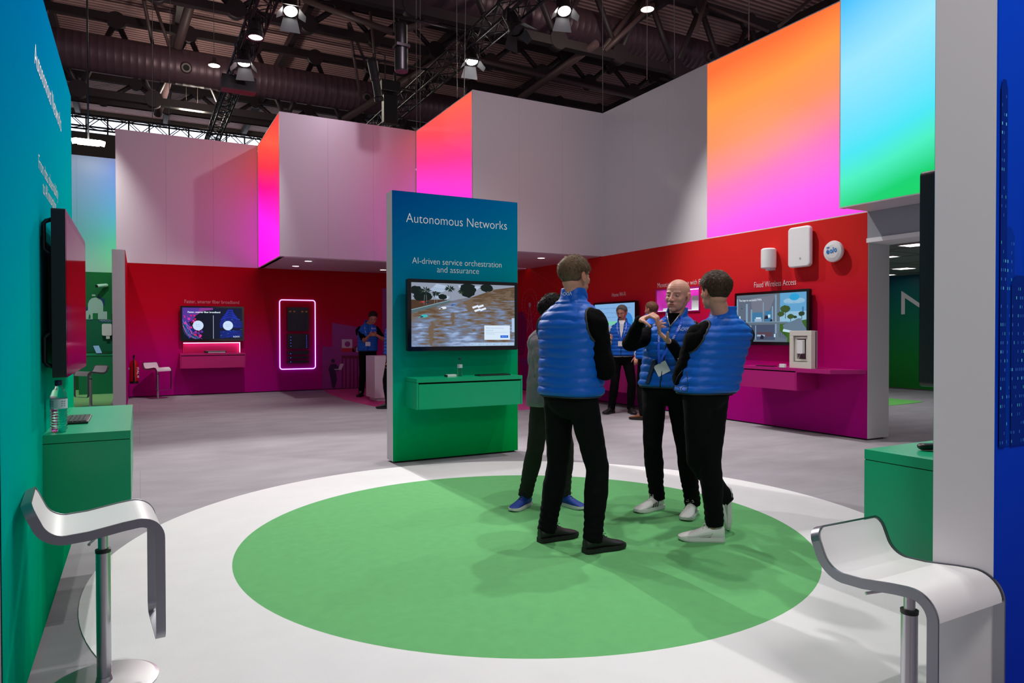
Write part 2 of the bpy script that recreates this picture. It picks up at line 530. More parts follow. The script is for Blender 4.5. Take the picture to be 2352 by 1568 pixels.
b = MB(); b.box((-.215, 14.42, .02), (-.208, 17.3, 2.92)); part_label(b.build('print', g_back, wd), 'red and magenta side of the divider')
b = MB(); b.box((-.42, 17.31, 0), (-.22, 20.3, 2.94)); struct(b.build('wall_side_return', m_greenwall), 'green return wall of the side area')
b = MB(); b.box((-6, 20.3, .02), (-.42, 20.5, 2.95))
wg = struct(b.build('wall_side_area', grad('print_green_far', (0, 0, 1), [(0, (0, 96, 40)), (.95, (0, 92, 44)), (.96, (0, 104, 76)), (1.75, (0, 106, 72)), (1.76, (0, 112, 60)), (2.95, (0, 104, 54))], .5)), 'green printed wall of the side area')
b = MB(); b.box((-6, 20.31, 0), (-.42, 20.45, .02)); b.build('plinth', m_plinth, wg)
b = MB(); panels(b, (-5.0, 20.3, 0), (1, 0, 0), 4.58, H1, H2, 5, (0, 1, 0), m_white)
struct(b.build('wall_upper_side'), 'upper wall of the side area washed blue and green')

# ------------------------------------------------------------------ light boxes
def lightbox(name, o, u, L, z0, z1, nrm, stops, strength, side, label, off, wob=1.2, ws=.5):
    """back-lit cloth in a thin aluminium frame; o lower corner, u direction, nrm outward"""
    root = empty(name, o)
    u = V(u); n = V(nrm); o = V(o)
    def bx(mb, a0, a1, q0, q1, d0, d1):
        c = [o + u * a + n * d for a in (a0, a1) for d in (d0, d1)]
        mb.box((min(p.x for p in c), min(p.y for p in c), q0), (max(p.x for p in c), max(p.y for p in c), q1))
    f = MB(); w_ = .014
    bx(f, 0, L, z0, z0 + w_, -.1, .0); bx(f, 0, L, z1 - w_, z1, -.1, .0)
    bx(f, 0, w_, z0 + w_, z1 - w_, -.1, .0); bx(f, L - w_, L, z0 + w_, z1 - w_, -.1, .0)
    f.build('frame', m_white, root, root=o)
    c = MB()
    q = [o + u * (w_) + n * (-.006), o + u * (L - w_) + n * (-.006)]
    pts = [V((q[0].x, q[0].y, z0 + w_)), V((q[1].x, q[1].y, z0 + w_)), V((q[1].x, q[1].y, z1 - w_)), V((q[0].x, q[0].y, z1 - w_))]
    c.face(pts)
    back = [p - n * .02 for p in reversed(pts)]; c.face(back)
    o2 = c.build('lit_cloth', grad(name + '_cloth', side, stops, .6, emit=strength, wob=wob, wscale=ws, off=off), root, root=o)
    tag(root, label, 'light box')
    return root
lightbox('light_box', (2.5, 14.461, H1), (0, 1, 0), 2.83, H1, H2, (-1, 0, 0),
         [(0, (255, 0, 205)), (1.1, (255, 20, 215)), (1.9, (255, 0, 120)), (2.35, (255, 40, 62)), (2.9, (255, 72, 48)), (3.3, (225, 50, 40))], 1.4, (0, -.25, 1), 'leftmost light box glowing red over magenta between white walls', (0, 15.8, H1), .5, .5)
lightbox('light_box', (5.39, 11.521, H1), (0, 1, 0), 2.90, H1, H2, (-1, 0, 0),
         [(0, (255, 20, 215)), (1.1, (255, 40, 215)), (1.6, (255, 50, 190)), (2.1, (255, 50, 130)), (2.6, (255, 66, 84)), (3.1, (255, 84, 66)), (3.6, (255, 90, 60))], 1.25, (0, -.2, 1), 'light box above the kiosk glowing coral over bright pink', (0, 13, H1), .3, .5)
lightbox('light_box', (8.29, 5.69, H1), (0, 1, 0), 2.89, H1, H2, (-1, 0, 0),
         [(0, (255, 48, 220)), (.7, (255, 84, 222)), (1.25, (255, 110, 176)), (1.5, (255, 128, 140)), (1.9, (255, 138, 92)), (2.5, (255, 146, 66)), (3.1, (255, 104, 48))], 1.2, (0, .14, 1), 'large light box running orange to magenta above the devices', (0, 7.2, H1), .5, .45)
lightbox('light_box', (7.72, 2.6, H1), (0, 1, 0), 3.09, H1, H2 + 1.0, (-1, 0, 0),
         [(-.7, (120, 235, 130)), (0, (84, 232, 112)), (.35, (0, 208, 92)), (.75, (0, 206, 110)), (1.15, (70, 235, 190)), (1.5, (70, 226, 240)), (1.9, (110, 222, 255)), (2.5, (150, 226, 255)), (3.3, (70, 190, 255)), (4.0, (0, 140, 235))], 1.05, (0, .38, 1), 'light box at the right running sky blue to green', (0, 4.2, H1), .7, .6)
# the box behind the last one: side of its body
b = MB(); b.box((7.74, 5.66, H1 + .02), (8.29, 5.70, H2 + 1.0)); b.box((7.83, 2.6, H1 + .002), (8.72, 5.66, H1 + .03))
struct(b.build('trim_2', m_white), 'white underside and end of the right-hand light box')
lightbox('light_box', (-.42, 17.32, H1), (0, 1, 0), 2.96, H1, H2, (-1, 0, 0),
         [(0, (0, 220, 80)), (.9, (40, 230, 150)), (1.6, (0, 190, 240)), (2.9, (0, 120, 255))], 1.9, (0, 0, 1), 'light box facing the green side area, seen only by its blue and green glow', (0, 0, H1), .3)

# ------------------------------------------------------------------ room beyond the opening
b = MB(); b.box((8.8, -1, 2.8), (17, 15, 2.86)); struct(b.build('ceiling_side_room', mat('tile_ceiling', (120, 138, 130), .7)), 'tiled ceiling of the room beyond the opening')
b = MB()
for k in range(14): b.box((8.8, -1 + k * 1.2, 2.797), (17, -1 + k * 1.2 + .02, 2.80))
for k in range(7): b.box((8.8 + k * 1.2, -1, 2.797), (8.82 + k * 1.2, 15, 2.80))
struct(b.build('trim_3', mat('tile_joint', (70, 80, 76), .8)), 'joints of the tiled ceiling')
b = MB(); b.box((16.6, 2, .03), (16.8, 15, 2.8)); wf = struct(b.build('wall_far_room', g_farroom), 'blue to green wall of the far room')
b = MB(); x = frame((16.59, 10.49, 1.845), (0, -1, 0), (0, 0, 1))
b.face([x @ V((p[0], p[1], 0)) for p in ((.0, .0), (.095, .0), (.095, .40), (.70, -.02), (.72, .07), (.02, .57), (.0, .57))])
strokes(b, [[(1.25 + .3 * cos(a / 10 * pi), .27 + .27 * sin(a / 10 * pi)) for a in range(21)], [(2.2, .53), (1.75, .27), (2.2, 0)], [(2.5, 0), (2.5, .53)], [(2.75, 0), (3.15, .53), (3.5, 0)]], x, .05, m_letter)
part_label(b.build('lettering', m_letter, wf), 'white company logo on the wall')
m_lamp = mat('lamp_white', (255, 255, 255), .5, emit=(255, 252, 244), estr=6)
def square_lamp(x, y, s, label):
    r_ = empty('ceiling_light', (x, y, 2.8)); tag(r_, label, 'ceiling light', 'square lights in the far room ceiling')
    b = MB(); b.box((-s, -s, -.012), (s, s, -.003)); b.build('diffuser', m_lamp, r_)
    b = MB(); [b.box(a, c) for a, c in (((-s - .02, -s - .02, -.016), (s + .02, -s, 0)), ((-s - .02, s, -.016), (s + .02, s + .02, 0)), ((-s - .02, -s, -.016), (-s, s, 0)), ((s, -s, -.016), (s + .02, s, 0)))]
    b.build('rim', m_white, r_)
for (u, v_, s, l) in ((2100, 561, .16, 'nearest square ceiling light in the room beyond the opening'), (2076, 615.5, .17, 'second square ceiling light deep in the far room'), (2046, 588, .10, 'small ceiling light at the left edge of the opening'), (2043, 630, .10, 'lowest ceiling light at the edge of the opening')):
    p = at(u, v_, 'z', 2.8); square_lamp(p.x, p.y, s, l)
d = bpy.data.lights.new('side_room_light', 'AREA'); d.energy = 70; d.size = 4; d.size_y = 5; d.shape = 'RECTANGLE'
o = bpy.data.objects.new('side_room_light', d); o.location = (12.6, 8, 2.75); col.objects.link(o)

# ------------------------------------------------------------------ soffit downlights
for i, (u, v_) in enumerate(((708, 599.5), (679, 611), (880, 619.5), (1243, 592.5))):
    p = at(u, v_, 'z', H1)
    root = empty('downlight', (p.x, p.y, H1))
    tag(root, ('front downlight of the pair in the soffit left of the kiosk', 'rear downlight of the pair in the soffit left of the kiosk', 'downlight in the soffit touching the left edge of the kiosk', 'round downlight in the soffit right of the kiosk')[i], 'downlight')
    b = MB(); b.lathe([(.075, -.004), (.092, -.006), (.095, 0)], m=m_white, n=24); b.build('rim', None, root)
    b = MB(); b.disc((0, 0, 0), .075, z=-.002); b.build('lens', m_lamp, root)

# ------------------------------------------------------------------ signs printed on the walls
def wall_text(parent, name, lines, x, m, part='lettering'):
    b = MB()
    for st, lx, ly, size, width in lines:
        b.text(st, x @ M.Translation((lx, ly, 0)), size, m, width)
    return b.build(part, m, parent)
xb = frame((0, 17.294, 0), (1, 0, 0), (0, 0, 1))
wall_text(wb, '', [('Faster, smarter fiber broadband', .914, 2.09, .115, 1.155)], xb, mat('dim_lettering', (225, 170, 180), .5))
xr = frame((8.284, 0, 0), (0, -1, 0), (0, 0, 1))
for q in (('Home Wi-Fi', -11.17, 2.115, .115, .44), ('Monetizing the home with FWA', -9.795, 2.215, .125, 1.245), ('Fixed Wireless Access', -7.557, 2.085, .125, .765)): wall_text(wr, '', [q], xr, m_letter)
# skyline print on the back wall
m_p1 = mat('print_plum', (150, 40, 140), .45); m_p2 = mat('print_dark', (52, 8, 70), .45); m_p3 = mat('print_lilac', (205, 190, 215), .45)
m_p4 = mat('print_crimson', (190, 10, 50), .45); m_p5 = mat('print_wine', (110, 0, 60), .45)
b = MB(); A = ('y', 17.3)
decal(b, [(740, 893), (740, 796), (763, 796), (763, 741), (830, 752), (830, 890)], m_p1, *A)
decal(b, [(878, 889), (878, 662), (896, 662), (896, 889)], m_p1, *A)
decal(b, [(785, 779), (809, 779), (809, 799), (785, 799)], m_p3, *A, eps=.004)
decal(b, [(785, 799), (809, 799), (820, 808), (785, 808)], m_p4, *A, eps=.004)
decal(b, [(809, 779), (838, 779), (838, 808), (809, 808)], mat('print_magenta', (170, 10, 120), .45), *A, eps=.004)
decal(b, [(798 + 6.5 * cos(a / 8 * pi), 790 + 6.5 * sin(a / 8 * pi)) for a in range(16)], m_p1, *A, eps=.005)
decal(b, [(825 + 4.2 * cos(a / 8 * pi), 785.5 + 4.2 * sin(a / 8 * pi)) for a in range(16)], m_p2, *A, eps=.005)
decal(b, [(810, 800), (819, 793), (832, 793), (841, 800), (841, 808), (816, 808)], m_p5, *A, eps=.005)
decal(b, [(818, 808), (818, 799), (821, 797), (829, 797), (832, 799), (832, 808)], m_p3, *A, eps=.006)
decal(b, [(785, 816), (843, 817), (843, 823), (785, 823)], m_p5, *A, eps=.004)
for u in (785, 793, 802.5, 811, 819.5, 826, 835): decal(b, [(u, 818), (u + 3, 818), (u + 3, 890), (u, 891)], m_p5, *A, eps=.005)
decal(b, [(765 + 4.6 * cos(a / 8 * pi), 828.5 + 4.6 * sin(a / 8 * pi)) for a in range(16)], m_p2, *A, eps=.004)
decal(b, [(754, 848), (759, 836), (771, 835), (776, 841), (782, 848), (776, 852), (771, 850), (774, 872), (769, 891), (763, 891), (757, 857)], m_p2, *A, eps=.004)
decal(b, [(768, 847), (777, 847), (781, 835), (789.5, 835), (784, 849), (768, 849)], m_p3, *A, eps=.006)
part_label(b.build('printed_graphic', None, wb), 'plum skyline with a dark figure holding a laptop')
# ferris wheel and tree print on the right wall
m_line = mat('print_line', (200, 120, 150), .45)
b = MB(); A = ('x', 8.29)
def arcs(mb, cu, cv, ru, rv, n, th):
    for k in range(n):
        a0, a1 = 2 * pi * k / n, 2 * pi * (k + .58) / n
        q = [(cu + (ru + s) * cos(a), cv + (rv + s) * sin(a)) for s, aa in ((-th, (a0, a1)), (th, (a1, a0))) for a in aa]
        decal(mb, q, m_line, *A)
arcs(b, 1217, 700, 17.5, 36, 26, .55); arcs(b, 1217, 700, 11.5, 23, 18, .5)
decal(b, [(1217 + 2.8 * cos(a / 8 * pi), 700 + 5.5 * sin(a / 8 * pi)) for a in range(16)], m_p3, *A)
for (p, q) in (((1216, 703), (1211, 762)), ((1218, 703), (1224, 762)), ((1213, 735), (1223, 757)), ((1221, 735), (1212, 757))):
    decal(b, [(p[0] - .5, p[1]), (p[0] + .5, p[1]), (q[0] + .5, q[1]), (q[0] - .5, q[1])], m_line, *A)
decal(b, [(1190, 722), (1194, 715), (1201, 715), (1206, 722), (1209, 735), (1209, 780), (1203, 815), (1190, 815)], mat('print_tree', (140, 10, 100), .45), *A, eps=.002)
decal(b, [(1193, 822), (1216, 822), (1216, 834), (1208, 838), (1210, 893), (1204, 893), (1202, 840), (1193, 832)], m_p1, *A)
decal(b, [(1217, 893), (1217, 868), (1222, 858), (1222, 893)], m_p1, *A)
part_label(b.build('printed_graphic', None, wr), 'ferris wheel and tree printed on the wall')
# dome print in the side area
m_d1 = mat('print_mint', (176, 206, 200), .5); m_d2 = mat('print_navy', (0, 60, 110), .5)
b = MB(); A = ('y', 20.3)
decal(b, [(206, 688), (212, 682), (212, 736), (206, 736)], m_d2, *A); decal(b, [(224, 674), (232, 684), (241, 686), (241, 702), (224, 702)], m_d2, *A)
decal(b, [(176, 705), (202, 705), (202, 716), (176, 716)], m_d2, *A)
decal(b, [(196, 733), (196, 715), (202, 712), (202, 698), (205, 690), (211, 684.5), (219, 683), (227, 685), (234, 691), (237, 699), (237, 715), (246, 715), (246, 733)], m_d1, *A, eps=.005)
decal(b, [(211, 676), (219, 676), (219, 679.5), (211, 679.5)], m_d1, *A); decal(b, [(176, 716), (196, 716), (196, 733), (176, 733)], m_d1, *A)
decal(b, [(213, 733), (213, 719), (225, 719), (225, 733)], m_greenwall, *A, eps=.006)
decal(b, [(203, 732), (204, 724), (206, 721), (208, 725), (208, 732)], m_greenwall, *A, eps=.006)
decal(b, [(227, 734), (262, 734), (262, 739.5), (227, 739.5)], m_d2, *A, eps=.006)
p = at(229, 738.2, 'y', 20.3)
b.text('HEADQUARTERS', frame((p.x, 20.291, p.z), (1, 0, 0), (0, 0, 1)), .075, m_d1, .46)
part_label(b.build('printed_graphic', None, wg), 'pale domed building and small figures printed on the wall')
# ------------------------------------------------------------------ kiosks
def kiosk(loc, rz, W, H, front, label, cx0, cx1, cz0, ct, texts, back=None, cm=None, rounded=False):
    """local frame: x along the face, -y towards the viewer of the face"""
    root = empty('display_kiosk', loc, rz)
    tag(root, label, 'kiosk')
    b = MB()
    if rounded:
        pts = [(.0, .004), (W - .02, .004), (W - .01, .004)]
        n = 10
        ring = [(0, .004)] + [(W - .1 + .1 * cos(a), .105 - .1 * cos(0) * 1 * cos(0) * 0 + .0 + .1 * sin(a)) for a in [(-pi / 2 + pi * k / n) for k in range(n + 1)]] + [(0, .2)]
        rows = [[V((x, y, z)) for x, y in ring] for z in (.02, H)]
        b.grid(rows, m_white, smooth=False)
    else:
        b.box((0, .001, .02), (W, .2, H), m_white)
    b.build('body', None, root)
    b = MB()
    L = W - (.1 if rounded else 0)
    b.box((.0, 0, .02), (L, .001, H))
    if rounded:
        n = 12
        rows = []
        for z in (.02, H):
            out = [(W - .1 + .101 * cos(a), .104 + .104 * sin(a), z) for a in [(-pi / 2 + pi * k / n) for k in range(n + 1)]]
            rows.append([V(p) for p in out])
        b.grid(rows, None, smooth=True, closed=False)
    part_label(b.build('front_panel', front, root), 'printed front running blue to green')
    b = MB(); b.box((.03, .03, 0), (W - .03 - (.1 if rounded else 0), .17, .02)); b.build('plinth', m_plinth, root)
    x = M.Translation((0, -.0012, 0)) @ M.Rotation(pi / 2, 4, 'X')
    for st, lx, ly, size, width in texts:
        b = MB(); b.text(st, x @ M.Translation((lx, ly, 0)), size, m_letter, width)
        b.build('lettering', m_letter, root)
    if back:
        b = MB(); b.box((0, .2, .02), (W, .206, H)); part_label(b.build('back_panel', back, root), 'night city picture on the back')
    counter(root, cx0, cx1, cz0, ct, cm or m_counter)
    return root
def counter(root, x0, x1, z0, z1, m, d=.36, parent_name='counter', y0=0):
    t = .018
    b = MB()
    b.box((x0, y0 - d, z1 - .04), (x1, y0, z1))
    for q in (x0, x1 - t): b.box((q, y0 - d, z0), (q + t, y0, z1 - .0435))
    b.box((x0 + t, y0 - d + .02, z0), (x1 - t, y0, z0 + t)); b.box((x0 + t, y0 - .03, z0 + t), (x1 - t, y0, z1 - .04))
    b.box((x0 + .003, y0 - d + .003, z1 - .045), (x1 - .003, y0, z1 - .04), m_plinth)
    b.mats.insert(0, m) if False else None
    b2 = MB(); b2.box((x0 + t + .004, y0 - d, z0), (x1 - t - .004, y0 - .05, z1 - .058))
    c = MB(); c.v, c.f, c.m, c.sm = b.v, b.f, [0] * len(b.f), b.sm
    c.mats = [m, m_plinth]
    for i in range(len(c.f) - 6, len(c.f)): c.m[i] = 1
    o = c.build(parent_name, None, root)
    dr = b2.build('drawer', m, o)
    return o

T1 = [('Autonomous Networks', .157, 2.600, .146, 1.232), ('AI-driven service orchestration', .225, 2.158, .099, 1.092), ('and assurance', .514, 2.072, .099, .512)]
kiosk((2.392, 7.132, 0), 0, 1.53, 2.93, g_teal, 'freestanding blue-green kiosk in the middle reading Autonomous Networks', .138, 1.392, .605, .925, T1)

# the kiosk at the right edge shows its white side and its blue back
m_city = bpy.data.materials.new('night_city'); m_city.use_nodes = True
nt = m_city.node_tree; bs = nt.nodes['Principled BSDF']; bs.inputs['Roughness'].default_value = .6; bs.inputs['Specular IOR Level'].default_value = .05
g = nt.nodes.new('ShaderNodeNewGeometry'); sp = nt.nodes.new('ShaderNodeSeparateXYZ'); nt.links.new(g.outputs['Position'], sp.inputs[0])
mr = nt.nodes.new('ShaderNodeMapRange'); mr.inputs['From Min'].default_value = .0; mr.inputs['From Max'].default_value = 2.9; nt.links.new(sp.outputs['Z'], mr.inputs['Value'])
cr = nt.nodes.new('ShaderNodeValToRGB'); e = cr.color_ramp.elements; e[0].position = 0; e[0].color = lin(0, 40, 176); e[1].position = 1; e[1].color = lin(0, 76, 225)
q = e.new(.37); q.color = lin(0, 62, 205); q = e.new(.5); q.color = lin(0, 60, 196)
nt.links.new(mr.outputs[0], cr.inputs[0]); nt.links.new(cr.outputs[0], bs.inputs['Base Color'])
g_blueleft = m_city
kr = kiosk((4.016, 1.452, 0), pi, 1.53, 2.93, g_teal, 'kiosk cut by the right edge of the picture with white side and blue back', .138, 1.392, .50, .92, T1, back=m_city)
# towers and lit windows of the night city print
b = MB(); random.seed(3)
m_tw = [mat('tower_blue_%d' % i, c, .6, spec=.05) for i, c in enumerate(((0, 42, 140), (0, 56, 172), (0, 78, 200)))]
m_win = mat('window_cyan', (90, 200, 235), .4, emit=(60, 190, 230), estr=.12); m_win2 = mat('window_green', (60, 220, 200), .4); m_winb = mat('window_blue', (30, 120, 230), .4)  # cyan print windows get a faint added glow of their own
YB = 1.452 - .2065 - .001
for (x0, x1, z0, z1, k) in ((2.50, 2.585, 1.02, 1.72, 1), (2.56, 2.66, 1.02, 1.56, 0), (2.49, 2.53, 1.02, 2.2, 0), (2.66, 2.86, 1.02, 1.9, 1), (2.9, 3.1, 1.0, 1.5, 2), (3.1, 3.3, 1.0, 2.1, 0), (3.35, 3.6, 1.0, 1.7, 1), (3.62, 3.9, 1.0, 1.95, 0)):
    YT = YB - .0012 * (1 + len(b.f) % 8)
    b.face([(x0, YT, z0), (x1, YT, z0), (x1, YT, z1), (x0 + (x1 - x0) * .75, YT, z1 + .03), (x0 + (x1 - x0) * .25, YT, z1 + .03), (x0, YT, z1)], m_tw[k])
    nx = int((x1 - x0) / .012)
    for i in range(nx):
        for j in range(int((z1 - z0) / .03)):
            if random.random() < .42:
                wx = x0 + .004 + i * .012; wz = z0 + .01 + j * .03; sw = random.choice((.003, .003, .005))
                b.face([(wx, YT - .0006, wz), (wx + sw, YT - .0006, wz), (wx + sw, YT - .0006, wz + .010), (wx, YT - .0006, wz + .010)], m_win if random.random() < .2 else (m_win2 if random.random() < .1 else m_winb))
b.v = [tuple(M.Rotation(-pi, 4, 'Z') @ (V(p) - V((4.016, 1.452, 0)))) for p in b.v]
o = b.build('printed_graphic', None, kr); part_label(o, 'blue towers with lit windows')

kl = kiosk((-.4, 2.77, 0), pi / 2, 2.97, 3.03, g_left, 'long blue-green kiosk wall along the left edge of the picture', 1.11, 2.51, .52, .925,
           [('Autonomous Networks', .95, 2.600, .146, 1.2), ('From data observability', 1.06, 2.158, .099, .86), ('to AI innovation', 1.21, 2.072, .099, .6)], rounded=True)

# counters on the booth walls
def wall_counter(loc, rz, W, d, z0, z1, m, label):
    root = empty('wall_counter', loc, rz); tag(root, label, 'counter')
    counter(root, 0, W, z0, z1, m, d, 'carcass')
    return root
wc = wall_counter((.8, 17.295, 0), 0, 1.355, .375, .625, .955, m_counter_back, 'magenta drawer counter under the fiber broadband screen on the back wall')
wc = wall_counter((8.285, 7.42, 0), -pi / 2, 1.0, .44, .61, .915, m_counter_mag, 'magenta drawer counter under the Fixed Wireless Access screen')
b = MB(); b.box((1.003, -.44, .865), (1.70, 0, .915)); x0 = 1.003
b = MB(); b.face([V((x, y, .915)) for x, y in ((1.003, -.44), (1.52, -.44), (1.72, 0), (1.003, 0))]); b.face([V((x, y, .862)) for x, y in ((1.003, 0), (1.72, 0), (1.52, -.44), (1.003, -.44))])
pp = [(1.003, -.44), (1.52, -.44), (1.72, 0), (1.003, 0)]
for p, q in zip(pp, pp[1:] + pp[:1]): b.face([V((p[0], p[1], .862)), V((q[0], q[1], .862)), V((q[0], q[1], .915)), V((p[0], p[1], .915))])
o = b.build('shelf', m_counter_mag, wc)
wall_counter((8.285, 12.0, 0), -pi / 2, 2.3, .44, .3, .915, m_counter_mag, 'magenta counter under the Home Wi-Fi screen behind the standing men')
b = MB(); b.box((0, 0, 0), (1.1, 1.2, .92)); b.box((-.01, -.01, .92), (1.1, 1.21, .95))
o = empty('side_counter', (-1.22, 18.6, 0)); tag(o, 'green counter with laptop in the side area left of the divider', 'counter')
c = MB(); c.box((0, 0, 0), (.79, 1.0, .89)); c.build('body', mat('side_counter_green', (0, 132, 84), .4), o)
c = MB(); c.box((-.01, -.01, .893), (.795, 1.0, .92)); c.build('top', mat('side_counter_top', (0, 150, 100), .35), o)

# ------------------------------------------------------------------ televisions
def sub_mat(n, c, s=1.0): return mat(n, (0, 0, 0), .25, emit=c, estr=s, spec=.3)
def television(loc, rz, W, Hh, label, paint=None, group=None, screen_m=None, out=.12, handles=False, th=.055):
    """local: x along the screen, -y forward, z up; origin at the wall, lower left corner of the set"""
    root = empty('television', loc, rz); tag(root, label, 'television', group)
    b = MB(); b.rbox((0, -out, 0), (W, -out + th, Hh), .018, m_black)
    b.build('housing', m_black, root)
    bw = .042
    b = MB(); b.face([V((x, -out - .002, z)) for x, z in ((bw, bw + .006), (W - bw, bw + .006), (W - bw, Hh - bw + .004), (bw, Hh - bw + .004))], screen_m or m_blackgloss)
    if paint:
        paint(b, frame((bw, -out - .0028, bw + .006), (1, 0, 0), (0, 0, 1)), W - 2 * bw, Hh - 2 * bw - .002)
    b.build('screen', None, root)
    b = MB(); b.rbox((.0, -out - .0015, 0), (W, -out - .0003, Hh), .018, m_blackgloss); b.build('bezel', None, root)
    b = MB(); b.box((W * .25, -out + th, Hh * .2), (W * .75, 0, Hh * .8)); b.build('wall_mount', m_black, root)
    if handles:
        for z in (.06, Hh - .20):
            for xx in (.035, W - .035):
                h = MB(); y0 = -out + th
                pts = [(xx, y0 - .004, z - .01), (xx, y0 + .022, z), (xx, y0 + .032, z + .012), (xx, y0 + .032, z + .128), (xx, y0 + .022, z + .14), (xx, y0 - .004, z + .15)]
                h.tube(pts, .010, m_black, 8); h.build('handle', None, root)
    return root
def rect(b, x, x0, y0, x1, y1, m, z=0): b.face([x @ V(p) for p in ((x0, y0, z), (x1, y0, z), (x1, y1, z), (x0, y1, z))], m)
def poly(b, x, pts, m, z=0): b.face([x @ V((p[0], p[1], z)) for p in pts], m)
def circ(b, x, cx, cy, r, m, z=0, n=24, ry=None): b.face([x @ V((cx + r * cos(2 * pi * k / n), cy + (ry or r) * sin(2 * pi * k / n), z)) for k in range(n)], m)

# flood picture of the middle kiosk
def water_mat():
    m = bpy.data.materials.new('screen_flood'); m.use_nodes = True; nt = m.node_tree; b = nt.nodes['Principled BSDF']
    b.inputs['Base Color'].default_value = (0, 0, 0, 1); b.inputs['Roughness'].default_value = .25
    tc = nt.nodes.new('ShaderNodeNewGeometry'); mp = nt.nodes.new('ShaderNodeVectorMath'); mp.operation = 'MULTIPLY'; mp.inputs[1].default_value = (7, 0, 44)
    nt.links.new(tc.outputs['Position'], mp.inputs[0])
    n = nt.nodes.new('ShaderNodeTexNoise'); n.inputs['Scale'].default_value = 1.0; n.inputs['Detail'].default_value = 6; n.inputs['Distortion'].default_value = .15
    nt.links.new(mp.outputs[0], n.inputs['Vector'])
    n2 = nt.nodes.new('ShaderNodeTexNoise'); n2.inputs['Scale'].default_value = 2.2; n2.inputs['Detail'].default_value = 2; nt.links.new(tc.outputs['Position'], n2.inputs['Vector'])
    ad = nt.nodes.new('ShaderNodeMath'); ad.operation = 'ADD'; nt.links.new(n.outputs['Fac'], ad.inputs[0]); nt.links.new(n2.outputs['Fac'], ad.inputs[1])
    sp = nt.nodes.new('ShaderNodeSeparateXYZ'); nt.links.new(tc.outputs['Position'], sp.inputs[0])
    ma = nt.nodes.new('ShaderNodeMath'); ma.operation = 'MULTIPLY_ADD'; nt.links.new(sp.outputs['Z'], ma.inputs[0]); ma.inputs[1].default_value = -.35; nt.links.new(ad.outputs[0], ma.inputs[2])
    cr = nt.nodes.new('ShaderNodeValToRGB'); e = cr.color_ramp.elements
    e[0].position = .22; e[0].color = lin(92, 72, 52); e[1].position = .64; e[1].color = lin(158, 180, 218)
    q = e.new(.33); q.color = lin(116, 100, 84); q = e.new(.41); q.color = lin(106, 112, 128); q = e.new(.52); q.color = lin(118, 136, 170)
    nt.links.new(ma.outputs[0], cr.inputs[0]); nt.links.new(cr.outputs[0], b.inputs['Emission Color']); b.inputs['Emission Strength'].default_value = 1
    return m
